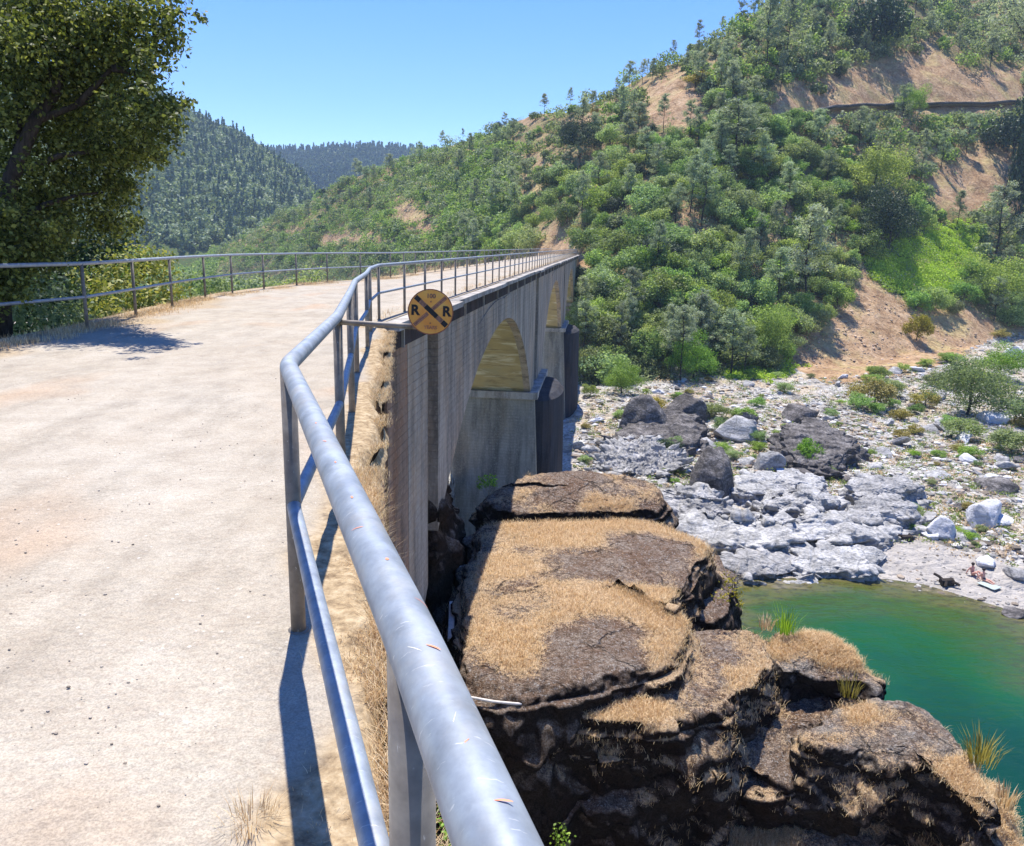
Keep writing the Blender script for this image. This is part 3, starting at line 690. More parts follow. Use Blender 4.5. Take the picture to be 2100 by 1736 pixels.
# arch rings, a little proud of the wall
for c in ARCH_C:
    mb = MB(); th0 = math.asin(HALF / AR) * 0.40; n = 60; zc = CROWN - AR; v = []
    for i in range(n + 1):
        th = -th0 + 2 * th0 * i / n
        for rr in (AR + 0.002, AR + 0.95 + 0.5 * (abs(th) / th0)):
            for o in (0.0, 0.001 + 0.054 * (1 - (abs(th) / th0) ** 3)):
                v.append((c + rr * math.sin(th), o, zc + rr * math.cos(th)))
    v = bf(v); q = []
    for i in range(n):
        a, b = 4 * i, 4 * i + 4
        q += [[a + 1, b + 1, b + 3, a + 3], [a + 2, a + 3, b + 3, b + 2], [a + 0, b + 0, b + 1, a + 1]]
    bpart('arch_ring', mb.add(v, q), M['wall'])
# piers with an impost band, slightly wider than the wall, stepped foot
def cutwater(s0, s1, out, top, parent):
    mb = MB(); v = []; c = (s0 + s1) / 2; hw = (s1 - s0) / 2; n = 14
    for z, k in ((top + 0.45, 0.25), (top + 0.3, 0.8), (top, 1.0), (BOT, 1.12)):
        for i in range(n):
            a = math.pi * i / (n - 1); v.append((c - hw * math.cos(a) * (0.6 + 0.4 * k), 0.29 + out * k * max(math.sin(a), 0) ** 0.8, z))
    q = [[r * n + i, (r + 1) * n + i, (r + 1) * n + i + 1, r * n + i + 1] for r in range(3) for i in range(n - 1)]
    q += [[0, i, i + 1, i + 1] for i in range(1, n - 1)]
    t = [f[:3] for f in q if f[2] == f[3]]; q = [f for f in q if f[2] != f[3]]
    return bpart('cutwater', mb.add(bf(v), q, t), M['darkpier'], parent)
def pier(s0, s1, near=False):
    mb = MB(); d = 0.28
    for lo, hi, ex in ((SPRING - 0.0, BOT, 0.0),):
        v = bf([(s0 - d, d, SPRING - .35), (s1 + d, d, SPRING - .35), (s1 + d, -BW - d, SPRING - .35), (s0 - d, -BW - d, SPRING - .35),
                (s0 - d - .5, d + .7, BOT), (s1 + d + .5, d + .7, BOT), (s1 + d + .5, -BW - d - .6, BOT), (s0 - d - .5, -BW - d - .6, BOT)])
        mb.add(v, [[0, 1, 2, 3][::-1], [0, 4, 5, 1][::-1], [1, 5, 6, 2][::-1], [2, 6, 7, 3][::-1], [3, 7, 4, 0][::-1]])
    p = bpart('pier', mb, M['pier'])
    b = MB().box((s0 - d - .22, -BW - d - .22, SPRING - .35), (s1 + d + .22, d + .22, SPRING + .1), bf)
    bpart('impost', b, M['cornice'], p)
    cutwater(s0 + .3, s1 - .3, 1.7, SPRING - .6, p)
    return p
for i in range(2):
    pier(ARCH_C[i] + HALF, ARCH_C[i + 1] - HALF)
pier(ARCH_C[2] + HALF, 140.5)
# frieze, brackets, deck slab
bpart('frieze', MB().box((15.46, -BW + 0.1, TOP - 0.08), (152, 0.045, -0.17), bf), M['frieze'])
s = 16.5
while s < 151: bpart('bracket', MB().box((s, 0.047, TOP - 0.09), (s + 0.06, 0.11, -0.173), bf), M['cornice']); s += 3.9
mb = MB(); s = 15.3
while s < 152:                                  # slab in pours of uneven length, with slightly broken edges
    L = 2.6 + 1.6 * rng.random(); e = 0.27 + 0.05 * rng.random() + (0.12 if rng.random() < .15 else 0)
    mb.box((s, -BW - 0.25, -0.168), (min(s + L - 0.012, 152), e, -0.012 - 0.02 * rng.random()), bf); s += L
bpart('deck_slab', mb, M['cornice'])
# abutment end face
bpart('abutment', MB().box((14.2, -BW - 0.3, -16), (15.44, -0.06, -0.03), bf), M['wallwarm'])

# ------------------------------------------------------------------ railings
def resample(pts, step):
    pts = np.asarray(pts, float); d = np.r_[0, np.cumsum(np.linalg.norm(np.diff(pts, axis=0), axis=1))]
    n = max(int(d[-1] / step), 2); t = np.linspace(0, d[-1], n)
    return np.stack([np.interp(t, d, pts[:, k]) for k in range(pts.shape[1])], 1)
def fillet(pts, r=0.10, n=8):
    pts = np.asarray(pts, float); out = [pts[0]]
    for i in range(1, len(pts) - 1):
        a, b, c = pts[i - 1], pts[i], pts[i + 1]; d0 = a - b; d1 = c - b; l0 = np.linalg.norm(d0); l1 = np.linalg.norm(d1)
        rr = min(r, l0 * 0.4, l1 * 0.4); p0 = b + d0 / l0 * rr; p1 = b + d1 / l1 * rr
        for t in np.linspace(0, 1, n): out.append((1 - t) ** 2 * p0 + 2 * t * (1 - t) * b + t * t * p1)
    out.append(pts[-1]); return np.array(out)
def insetR(y): return (WX0 + WK * y - 0.22)
RR = [(0.54, -1.12), (-0.112, 0.84), (-0.83, 2.86), (-1.08, 4.81), (-1.45, 6.95), (-1.85, 9.2), (-2.15, 11.5), (-2.50, 13.7), (insetR(15.8), 15.8)]
yy = 17.9
while yy < 151: RR.append((insetR(yy), yy)); yy += 2.12
def railing(name, plan, label, hts=None, rt=0.0322, rm=0.026, rp=0.029):
    o = empty(name, (plan[0][0], plan[0][1], 0)); tag(o, label, 'railing')
    off = np.array([plan[0][0], plan[0][1], 0.0])
    j = np.array([[x, y, 1.07 + (hts[i] if hts else 0)] for i, (x, y) in enumerate(plan)]) - off
    ext = j[0] + (j[0] - j[1]) * 0.45
    tp = fillet(np.vstack([ext, j]), 0.09, 7)
    top = MB().tube(tp, rt, 20).build('top_rail', M['metal'], o, True)
    k = j.copy(); k[:, 2] -= 0.54
    MB().tube(fillet(np.vstack([k[0] + (k[0] - k[1]) * 0.45, k]), 0.05, 5), rm, 14).build('middle_rail', M['metal'], o, True)
    for i, p in enumerate(j):
        mb = MB().tube([[p[0], p[1], -0.25], [p[0], p[1], p[2] - 0.01]], rp, 14)
        if p[1] + off[1] < 30: mb.tube([[p[0], p[1], -0.01], [p[0], p[1], 0.012]], rp + 0.012, 14)
        mb.build('post', M['metal_dark'], o, True)
    return o, top
hts = [0.0] * len(RR)
right_rail, top_rail = railing('railing', RR, 'galvanised pipe railing with bent corner, running from the foreground along the right side')
LR = [tuple(LP[2]), tuple(LP[3]), (-7.12, 13.0), (-7.4, 15.3), (-7.72, 17.7), (-7.98, 20.3), (-8.1, 22.6), (-7.95, 25.0), (-7.6, 27.5), (-7.1, 29.9), (-6.3, 32.2)]
LR = [(x + 0.05, y) for x, y in LR]; LR[1] = (-7.5, 10.4)
LR[0] = (-7.9, 7.9)
yy = 34.6
while yy < 151: LR.append((WX0 + WK * yy - BW + 0.2, yy)); yy += 2.35
railing('railing', LR, 'long pipe railing curving along the far left edge of the path')
# orange paint dashes and pale scratches on the near length of the top rail
A0 = np.array([-0.112, 0.84, 1.07]); B0 = np.array([-0.83, 2.86, 1.07]); ax = (B0 - A0) / np.linalg.norm(B0 - A0)
side = np.cross(ax, [0, 0, 1.0]); side /= np.linalg.norm(side)
def rail_patch(name, u, v, ln, wd, mat, tilt=0.0):
    # the point of the pipe seen at (u, v)
    d = ray(u, v); d = d / np.linalg.norm(d); o = np.array([0, 0, CAMH])
    dp = d - ax * d.dot(ax); op = (o - A0) - ax * (o - A0).dot(ax)
    a, b, c = dp.dot(dp), 2 * dp.dot(op), op.dot(op) - 0.0323 ** 2; disc = b * b - 4 * a * c
    if disc < 0: return
    p = o + d * ((-b - math.sqrt(disc)) / (2 * a)); s = (p - A0).dot(ax)
    q = p - A0 - ax * s; th = math.atan2(q[2], q.dot(side))
    v_ = []; f = []; nn = 8
    for i in range(nn):
        t = i / (nn - 1) * 2 - 1; hw = wd * math.sqrt(max(0.02, 1 - t * t)) / 0.034
        ss = s + t * ln; tt = th + tilt * t + 0.02 * t * t
        for k in (-1, 1):
            aa = tt + k * hw; v_.append(A0 + ax * ss + 0.0328 * (side * math.cos(aa) + np.array([0, 0, 1]) * math.sin(aa)))
    v_ = np.array(v_) - np.array([RR[0][0], RR[0][1], 0]); f = [[2 * i, 2 * i + 1, 2 * i + 3, 2 * i + 2] for i in range(nn - 1)]
    mesh_np(name, v_, np.array(f), mat, top_rail)
for u, v, l, w, t in [(u_, v_, l_ * .55, w_ * .6, t_) for u_, v_, l_, w_, t_ in [(648, 868, .010, .0025, 0), (666, 905, .012, .0025, .1), (688, 948, .010, .0025, 0), (722, 1020, .010, .003, 0), (733, 1083, .014, .0022, .3), (794, 1147, .007, .004, 0), (866, 1236, .008, .004, .3), (890, 1327, .011, .004, .2), (945, 1531, .009, .0035, -.3), (1034, 1642, .006, .0045, .2)]]:
    rail_patch('paint_mark', u, v, l, w, M['orange'], t)
for u, v, l, w, t in [(955, 1590, .012, .0009, .05), (985, 1660, .009, .001, .05), (907, 1500, .010, .0006, -.3), (850, 1330, .012, .0005, .2), (930, 1480, .012, .0004, -.2)]:
    rail_patch('scratch_mark', u, v, l, w, M['scratch'], t)

# ------------------------------------------------------------------ round sign on its arm
def text_mesh(txt, size, offset=0.0):
    c = bpy.data.curves.new('t', 'FONT'); c.body = txt; c.size = size; c.align_x = 'CENTER'; c.align_y = 'CENTER'; c.offset = offset; c.extrude = 0.0004
    o = bpy.data.objects.new('t', c); scene.collection.objects.link(o); bpy.context.view_layer.update()
    me = bpy.data.meshes.new_from_object(o); bpy.data.objects.remove(o); bpy.data.curves.remove(c); return me
def sign():
    yS = 4.72
    c = aty(883, 640, yS); q = aty(883, 686.5, yS); Rr = abs(c[2] - q[2])
    o = empty('round_sign', tuple(c)); tag(o, 'small round orange railway crossing sign with two letter Rs, on a pipe arm', 'sign')
    # the disc faces the viewer
    dv = Vector((0, 0, CAMH)) - Vector(c); rot = dv.to_track_quat('Z', 'Y').to_matrix(); roll = Matrix.Rotation(rad(-2), 3, 'Z')
    Mx = np.array(rot @ roll)
    n = NT('faded orange sign paint')
    f = n.noise(30, 5, 0.7); g = n.noise(9, 3, 0.6)
    col = n.ramp(g, [(0.35, (0.70, 0.26, 0.035)), (0.55, (0.74, 0.34, 0.055)), (0.7, (0.66, 0.39, 0.09))])
    col = n.mix(n.ramp(f, [(0.6, 0.0), (0.72, 0.6)]), col, (0.45, 0.16, 0.05))
    morange = n.fin(col, 0.5, n.bump(f, 0.0006, 0.4), spec=0.4)
    mrust = m_plain('rusty rim', (0.30, 0.11, 0.06), 0.8, 0.4, 60); mblk = m_plain('black sign paint', (0.012, 0.011, 0.012), 0.5, 0.3)
    mbrn = m_plain('worn brown sign paint', (0.22, 0.115, 0.08), 0.7, 0.5, 70); mred = m_plain('faded lettering', (0.42, 0.17, 0.08), 0.7, 0.4, 50)
    def disc(r, z0, z1, N=64):
        a = np.linspace(0, 2 * np.pi, N, endpoint=False); k = np.arange(N)
        v = np.concatenate([np.stack([r * np.cos(a), r * np.sin(a), 0 * a + z0], 1), np.stack([r * np.cos(a), r * np.sin(a), 0 * a + z1], 1), [[0, 0, z1], [0, 0, z0]]])
        return v, np.stack([k, (k + 1) % N, N + (k + 1) % N, N + k], 1), np.concatenate([np.stack([N + k, N + (k + 1) % N, 0 * k + 2 * N], 1), np.stack([(k + 1) % N, k, 0 * k + 2 * N + 1], 1)])
    v, q_, t_ = disc(Rr, -0.003, 0.0); pn = MB().add(v @ Mx.T, q_, t_).build('panel', mrust, o)
    v, q_, t_ = disc(Rr * 0.955, 0.0003, 0.001); face = MB().add(v @ Mx.T, q_, t_).build('sign_face', morange, pn)
    def bar(ang, r0, r1, off, w, z, mat, nm='cross_bar'):
        a = rad(ang); e = np.array([math.cos(a), math.sin(a), 0]); s_ = np.array([-math.sin(a), math.cos(a), 0])
        v = [e * r * Rr + s_ * (off + k * w) * Rr + np.array([0, 0, zz]) for zz in (0.001, z) for r, k in ((r0, -1), (r1, -1), (r1, 1), (r0, 1))]
        MB().add(np.array(v) @ Mx.T, [[4, 5, 6, 7], [0, 1, 5, 4], [1, 2, 6, 5], [2, 3, 7, 6], [3, 0, 4, 7]]).build(nm, mat, pn)
    bar(43, -0.93, -0.13, 0.03, 0.085, 0.0013, mbrn); bar(43, 0.13, 0.93, 0.03, 0.085, 0.0013, mbrn)
    for off in (-0.02, 0.08): bar(43, -0.9, -0.14, off, 0.012, 0.0016, mred); bar(43, 0.14, 0.9, off, 0.012, 0.0016, mred)
    bar(-41, -0.93, -0.66, 0.03, 0.105, 0.0019, mblk); bar(-41, -0.655, -0.34, 0.03, 0.10, 0.0018, mbrn); bar(-41, -0.335, 0.35, 0.03, 0.105, 0.0022, mblk)
    bar(-41, 0.355, 0.66, 0.03, 0.10, 0.0018, mbrn); bar(-41, 0.665, 0.93, 0.03, 0.11, 0.0019, mblk)
    for txt, px, py, sz, mt, of in (('R', -0.68, 0.03, 0.60, mblk, 0.0035), ('R', 0.70, 0.03, 0.60, mblk, 0.0035), ('100', 0.0, 0.68, 0.27, mbrn, 0.001), ('YEARS', 0.02, -0.69, 0.205, mred, 0.001)):
        me = text_mesh(txt, sz * Rr, of); n_ = len(me.vertices); co_ = np.empty(n_ * 3, np.float32); me.vertices.foreach_get('co', co_); co_ = co_.reshape(-1, 3)
        co_[:, 0] += px * Rr; co_[:, 1] += py * Rr; co_[:, 2] += 0.0028
        me.vertices.foreach_set('co', (co_ @ Mx.T).astype(np.float32).ravel()); me.materials.clear(); me.materials.append(mt); me.update()
        link_obj('lettering', me, pn)
    for px, py in ((0, 0.44), (0, -0.5)):
        v, q_, t_ = disc(0.035 * Rr, 0.001, 0.004, 16); v = v + [px * Rr, py * Rr, 0]; MB().add(v @ Mx.T, q_, t_).build('bolt', mrust, pn)
    p0 = np.array([-1.08, 4.80, 0]); p0[2] = aty(700, 661, 4.8)[2]; p1 = aty(846, 670, yS + 0.012)
    MB().tube(resample([p0 - c, p1 - c], 0.08), 0.0165, 14).tube([p0 - c - [0.0, 0, 0.0], p0 - c + (p1 - p0) * 0.045], 0.024, 14).build('support_arm', M['metal_dark'], o, True)
    MB().tube(resample([p1 - c, aty(886, 672, yS + 0.012) - c], 0.04), 0.0165, 14).build('arm_end', M['metal_dark'], o, True)
sign()

# ------------------------------------------------------------------ rock crags
def grid_normals(V):
    du = np.roll(V, -1, 0) - np.roll(V, 1, 0)
    dv = np.empty_like(V); dv[:, 1:-1] = V[:, 2:] - V[:, :-2]; dv[:, 0] = V[:, 1] - V[:, 0]; dv[:, -1] = V[:, -1] - V[:, -2]
    n = np.cross(dv, du); return n / (np.linalg.norm(n, axis=-1, keepdims=True) + 1e-9)
GRASS_SPOTS = []
def crag(label, cat, outline, zbot, mat, M_=420, K=110, J=110, flare=0.04, amp=0.32, dome=0.25, rnd=0.35, strawlvl=0.0, seed=1, name='rock_crag', grass=True, sc=0.8, layer=0.0, grp=None, wallpow=1.0, trough=0.10):
    P = np.array([at(u, v, z) for u, v, z in outline])
    # closed smooth outline
    n = len(P); t = np.arange(M_) / M_ * n; i = np.floor(t).astype(int); f = (t - i)[:, None]
    p0, p1, p2, p3 = P[(i - 1) % n], P[i % n], P[(i + 1) % n], P[(i + 2) % n]
    cr = 0.5 * (2 * p1 + (p2 - p0) * f + (2 * p0 - 5 * p1 + 4 * p2 - p3) * f ** 2 + (3 * p1 - p0 - 3 * p2 + p3) * f ** 3)
    rim = 0.5 * cr + 0.5 * (p1 * (1 - f) + p2 * f)
    C = rim.mean(0); rr_ = fbm(rim * 0.9 + seed, 4, seed + 3)[:, None] * 0.16; rim = rim + (rim - C) / (np.linalg.norm(rim - C, axis=1)[:, None] + .1) * rr_ * [1, 1, 0]
    # outward in plan
    if np.sum(rim[:, 0] * np.roll(rim[:, 1], -1) - np.roll(rim[:, 0], -1) * rim[:, 1]) < 0: rim = rim[::-1]
    tg = np.roll(rim, -3, 0) - np.roll(rim, 3, 0); out = np.stack([tg[:, 1], -tg[:, 0], 0 * tg[:, 0]], 1); out /= np.linalg.norm(out, axis=1)[:, None] + 1e-9
    for _ in range(6): out = (out + np.roll(out, 3, 0) + np.roll(out, -3, 0)) / 3
    k = np.linspace(0, 1, K); top = C + (rim[:, None] - C) * (k[None, :, None] ** 0.8)
    top[..., 2] += dome * (1 - k[None] ** 2) - rnd * sstep(0.86, 1.0, k[None]) ** 2
    j = (np.arange(1, J + 1) / J) ** 1.15
    D = (rim[:, 2:3] - rnd - zbot) * j[None]
    wall = rim[:, None] + out[:, None] * (flare * D ** wallpow + rnd * 0.5 * sstep(0, 0.6, D))[..., None]
    wall[..., 2] = rim[:, 2:3] - rnd - D
    V = np.concatenate([top, wall], 1)
    N = grid_normals(V); N[:, 0] = [0, 0, 1]
    a1 = fbm(V * sc + seed * 7.1, 5, seed, True) ; a2 = fbm(V * sc * 3.1 + seed, 5, seed + 5)
    side = 1 - np.clip(N[..., 2], 0, 1) ** 1.5
    w = np.concatenate([sstep(0, 0.1, k), np.ones(J)])[None]
    wv = V + 0.35 * np.stack([fbm(V * 0.8 + k * 9.1, 3, seed + k) for k in range(3)], -1)
    blocks = facets(wv * np.array([0.6, 0.6, 0.85]) * sc / 0.8, seed + 9, 0.8, 0.35) + 0.4 * facets(wv * np.array([1.7, 1.7, 2.3]) * sc / 0.8, seed + 19, 0.8, 0.3)
    disp = amp * (a1 * (trough * 0.5 + 0.28 * side) + blocks * (trough + 1.2 * side ** 1.5) + a2 * 0.24) * (0.35 + 0.65 * side) * w
    if layer: disp = disp + layer * fbm(V * np.array([0.3, 0.3, 3.5]) + seed, 4, seed + 31) * side
    V2 = V + N * disp[..., None]
    V2[:, 0] = V2[:, 0].mean(0)
    fine = fbm(V2 * 6.0, 3, seed + 77) * 0.045
    V2 = V2 + N * fine[..., None]
    straw = 0.5 + strawlvl + 0.9 * fbm(V2 * np.array([.45, .45, .45]) + seed * 5, 4, seed + 55)
    nn = V.shape[1]
    faces = grid_faces(M_, nn); i = np.arange(nn - 1); last = np.stack([(M_ - 1) * nn + i, i, i + 1, (M_ - 1) * nn + i + 1], 1)
    faces = np.concatenate([faces, last])[:, ::-1]
    o = mesh_np(name, V2.reshape(-1, 3), faces, mat, smooth=True, attrs={'straw': np.clip(straw, 0, 1).ravel()})
    tag(o, label, cat, grp)
    if grass:
        N2 = grid_normals(V2)
        m = (N2[..., 2] > 0.45) & (straw > 0.5)
        area = np.ones(m.shape) * np.concatenate([k, np.ones(J)])[None]
        idx = np.argwhere(m); pw = area[m]
        if len(idx):
            pw = pw * np.clip((straw[m] - 0.48) * 5, 0.04, 1); GRASS_SPOTS.append((V2[m], pw / pw.sum(), straw[m]))
    return o
Z8 = -8.0
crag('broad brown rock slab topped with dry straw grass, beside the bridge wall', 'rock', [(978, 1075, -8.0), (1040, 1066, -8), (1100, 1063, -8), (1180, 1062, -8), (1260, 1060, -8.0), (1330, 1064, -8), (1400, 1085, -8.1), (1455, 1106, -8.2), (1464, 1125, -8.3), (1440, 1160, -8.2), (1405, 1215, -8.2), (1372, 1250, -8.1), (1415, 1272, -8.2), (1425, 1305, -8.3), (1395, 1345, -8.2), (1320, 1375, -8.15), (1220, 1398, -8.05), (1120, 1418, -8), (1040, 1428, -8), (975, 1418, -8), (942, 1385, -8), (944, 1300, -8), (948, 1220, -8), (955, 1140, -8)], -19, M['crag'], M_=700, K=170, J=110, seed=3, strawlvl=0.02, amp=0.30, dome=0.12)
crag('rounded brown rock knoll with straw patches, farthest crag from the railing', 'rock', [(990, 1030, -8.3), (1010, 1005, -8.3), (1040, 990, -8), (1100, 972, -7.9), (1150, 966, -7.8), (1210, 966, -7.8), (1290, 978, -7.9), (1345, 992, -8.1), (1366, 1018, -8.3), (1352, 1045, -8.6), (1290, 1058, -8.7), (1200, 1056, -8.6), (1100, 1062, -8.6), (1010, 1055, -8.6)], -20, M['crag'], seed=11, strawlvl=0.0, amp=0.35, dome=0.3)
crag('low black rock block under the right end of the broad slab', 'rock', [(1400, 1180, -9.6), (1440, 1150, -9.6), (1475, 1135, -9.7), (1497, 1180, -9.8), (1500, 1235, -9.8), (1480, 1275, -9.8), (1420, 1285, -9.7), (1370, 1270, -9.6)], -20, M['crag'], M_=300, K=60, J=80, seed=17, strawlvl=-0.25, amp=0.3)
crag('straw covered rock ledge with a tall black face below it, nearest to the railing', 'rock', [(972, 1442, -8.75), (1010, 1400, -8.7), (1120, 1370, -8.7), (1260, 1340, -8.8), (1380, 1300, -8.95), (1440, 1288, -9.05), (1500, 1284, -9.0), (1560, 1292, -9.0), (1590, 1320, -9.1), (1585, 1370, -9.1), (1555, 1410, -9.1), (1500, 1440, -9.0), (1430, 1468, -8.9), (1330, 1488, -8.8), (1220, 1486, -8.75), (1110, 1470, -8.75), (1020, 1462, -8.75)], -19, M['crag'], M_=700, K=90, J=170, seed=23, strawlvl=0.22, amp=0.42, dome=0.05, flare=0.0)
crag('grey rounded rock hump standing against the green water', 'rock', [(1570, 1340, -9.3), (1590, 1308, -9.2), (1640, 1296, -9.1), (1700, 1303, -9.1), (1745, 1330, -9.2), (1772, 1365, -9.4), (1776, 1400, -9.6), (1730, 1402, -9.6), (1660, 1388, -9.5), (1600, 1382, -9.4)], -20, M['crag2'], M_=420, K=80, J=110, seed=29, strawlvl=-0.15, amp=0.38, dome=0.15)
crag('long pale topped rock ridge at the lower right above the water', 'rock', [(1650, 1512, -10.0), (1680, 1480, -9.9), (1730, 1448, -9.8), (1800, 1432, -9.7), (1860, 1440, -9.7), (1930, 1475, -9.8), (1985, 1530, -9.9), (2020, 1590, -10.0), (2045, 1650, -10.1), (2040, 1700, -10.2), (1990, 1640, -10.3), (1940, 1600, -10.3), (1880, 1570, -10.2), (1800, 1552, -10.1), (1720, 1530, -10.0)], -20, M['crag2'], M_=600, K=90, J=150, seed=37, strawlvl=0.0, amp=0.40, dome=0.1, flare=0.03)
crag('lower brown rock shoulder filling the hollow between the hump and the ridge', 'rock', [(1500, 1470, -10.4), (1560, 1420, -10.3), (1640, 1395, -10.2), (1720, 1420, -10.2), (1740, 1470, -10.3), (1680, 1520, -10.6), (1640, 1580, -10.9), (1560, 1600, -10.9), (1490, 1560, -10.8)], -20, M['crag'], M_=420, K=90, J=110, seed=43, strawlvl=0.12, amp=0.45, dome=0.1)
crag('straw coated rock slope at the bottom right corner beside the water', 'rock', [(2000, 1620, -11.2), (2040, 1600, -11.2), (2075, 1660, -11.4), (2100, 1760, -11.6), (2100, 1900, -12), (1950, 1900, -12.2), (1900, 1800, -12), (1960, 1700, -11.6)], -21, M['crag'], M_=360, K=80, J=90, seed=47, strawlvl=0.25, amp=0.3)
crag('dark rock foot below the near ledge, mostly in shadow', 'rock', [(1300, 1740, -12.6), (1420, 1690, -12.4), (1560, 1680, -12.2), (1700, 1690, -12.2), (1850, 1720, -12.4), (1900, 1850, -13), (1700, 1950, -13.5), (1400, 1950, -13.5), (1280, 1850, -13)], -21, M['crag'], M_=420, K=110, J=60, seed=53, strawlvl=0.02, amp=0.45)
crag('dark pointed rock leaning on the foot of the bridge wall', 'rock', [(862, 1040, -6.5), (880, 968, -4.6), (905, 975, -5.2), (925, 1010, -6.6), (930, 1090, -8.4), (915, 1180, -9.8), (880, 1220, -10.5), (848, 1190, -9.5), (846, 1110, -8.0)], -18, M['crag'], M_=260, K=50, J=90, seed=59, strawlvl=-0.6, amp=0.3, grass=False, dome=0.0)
# pale bedrock shelves along the shore
def shelf(lb, outline, seed, mat='pale', **kw):
    a = dict(M_=420, K=90, J=40, flare=0.35, amp=0.85, dome=0.3, rnd=0.3, grass=False, name='rock_shelf', sc=0.7, layer=0.3, trough=0.75)
    a.update(kw)
    return crag(lb, 'rock', outline, -21.2, M[mat], seed=seed, **a)
shelf('large cracked pale grey rock shelf behind the shore rocks', [(1370, 1075, -18.6), (1400, 1055, -18.3), (1480, 1058, -18.1), (1560, 1065, -18.0), (1640, 1060, -18.0), (1740, 1055, -18.2), (1800, 1062, -18.3), (1850, 1078, -18.7), (1835, 1105, -18.9), (1750, 1112, -18.9), (1650, 1105, -18.7), (1560, 1120, -18.8), (1480, 1118, -18.9), (1410, 1105, -19)], 61)
shelf('flat pale rock slab at the water edge', [(1625, 1150, -19.3), (1650, 1125, -19.1), (1720, 1118, -19.0), (1800, 1122, -19.1), (1830, 1140, -19.4), (1800, 1165, -19.6), (1720, 1178, -19.6), (1645, 1175, -19.6)], 67)
shelf('low streaked white rocks running into the pool', [(1480, 1165, -19.5), (1500, 1145, -19.3), (1560, 1132, -19.2), (1620, 1140, -19.3), (1650, 1165, -19.6), (1600, 1182, -19.7), (1530, 1182, -19.7)], 71)
shelf('darker hummocky rock outcrop above the pale shelf', [(1740, 1045, -18.0), (1770, 1020, -17.4), (1830, 1022, -17.3), (1880, 1040, -17.6), (1890, 1062, -18.2), (1820, 1070, -18.4), (1750, 1068, -18.4)], 73, amp=0.6)
shelf('greenish grey rounded rock mass right of the farthest crag', [(1372, 1030, -18.4), (1385, 1005, -17.6), (1430, 998, -17.3), (1475, 1020, -17.6), (1500, 1045, -18.3), (1460, 1062, -18.7), (1390, 1062, -18.7)], 79, amp=1.0, trough=1.0)
shelf('grey rubble outcrop beside the far bridge pier', [(1225, 945, -18.4), (1260, 915, -17.8), (1330, 905, -17.5), (1385, 925, -17.6), (1395, 955, -18.2), (1350, 975, -18.6), (1270, 975, -18.6)], 83, amp=1.2, sc=1.3, trough=1.0)
shelf('pale slab outcrop near the middle of the rocky bar', [(1560, 1040, -18), (1590, 1015, -17.6), (1660, 1010, -17.5), (1720, 1020, -17.6), (1730, 1040, -18), (1650, 1050, -18.3)], 89, amp=1.0, trough=1.0)

shelf('jagged grey ledge among the loose stones behind the pale shelf', [(1500, 1000, -17.8), (1530, 975, -17.4), (1600, 968, -17.3), (1680, 975, -17.4), (1700, 1000, -17.8), (1620, 1012, -18), (1540, 1015, -18)], 131)
shelf('broken grey ledge behind the hummocky outcrop', [(1740, 1000, -17.7), (1790, 975, -17.3), (1850, 975, -17.3), (1890, 1000, -17.6), (1840, 1015, -17.9), (1760, 1015, -17.9)], 137)
shelf('dark rough rock mound under the pair of black boulders', [(1262, 905, -17.6), (1285, 860, -17.0), (1335, 838, -16.7), (1400, 842, -16.7), (1445, 872, -17.1), (1440, 905, -17.5), (1360, 925, -17.8)], 139, 'dark', amp=0.95)
shelf('dark broken rock mass behind the bright green shrub', [(1600, 905, -17.5), (1625, 870, -16.9), (1680, 858, -16.8), (1730, 885, -17.0), (1745, 925, -17.4), (1690, 950, -17.7), (1625, 940, -17.7)], 149, 'dark', amp=0.95)

# ------------------------------------------------------------------ boulders
def ico(sub):
    import bmesh
    b = bmesh.new(); bmesh.ops.create_icosphere(b, subdivisions=sub, radius=1.0)
    v = np.array([x.co[:] for x in b.verts]); f = np.array([[q.index for q in p.verts] for p in b.faces]); b.free(); return v, f
IV3, IF3 = ico(4); IV1, IF1 = ico(1); IV2, IF2 = ico(2)
def rock_shape(V, seed, facets=15, pointed=0.0):
    r = np.random.default_rng(seed); V = V.copy()
    for _ in range(facets):                                # cut by planes for flat faces
        nrm = r.normal(size=3); nrm /= np.linalg.norm(nrm); d = 0.48 + 0.34 * r.random()
        over = V @ nrm - d; V = V - np.clip(over, 0, None)[:, None] * nrm * 0.92
    nn = V / np.linalg.norm(V, axis=1)[:, None]
    V = V + nn * (fbm(V * 1.5 + seed, 4, seed)[:, None] * 0.14 + fbm(V * 6 + seed, 3, seed + 3)[:, None] * 0.035)
    if pointed: V[:, :2] *= (1 - pointed * np.clip((V[:, 2:3] + 0.6) / 1.6, 0, 1))
    return V
ROCKS = {}
def rock_mesh(kind, k, mat, pointed=0.0):
    key = (kind, k)
    if key not in ROCKS:
        ROCKS[key] = mesh_np('boulder', rock_shape(IV3, 100 + k, pointed=pointed), IF3, mat, smooth=True, link=False)
    return ROCKS[key]
def ground_hit(u, v):
    d = ray(float(u), float(v)); hz = math.hypot(d[0], d[1]); r = np.arange(30, 620, 0.4); x = d[0] / hz * r; y = d[1] / hz * r
    z = terrain_z(x, y); h = np.where(CAMH + d[2] / hz * r < z)[0]
    if not len(h): return np.array([np.nan] * 3)
    return np.array([x[h[0]], y[h[0]], z[h[0]]])
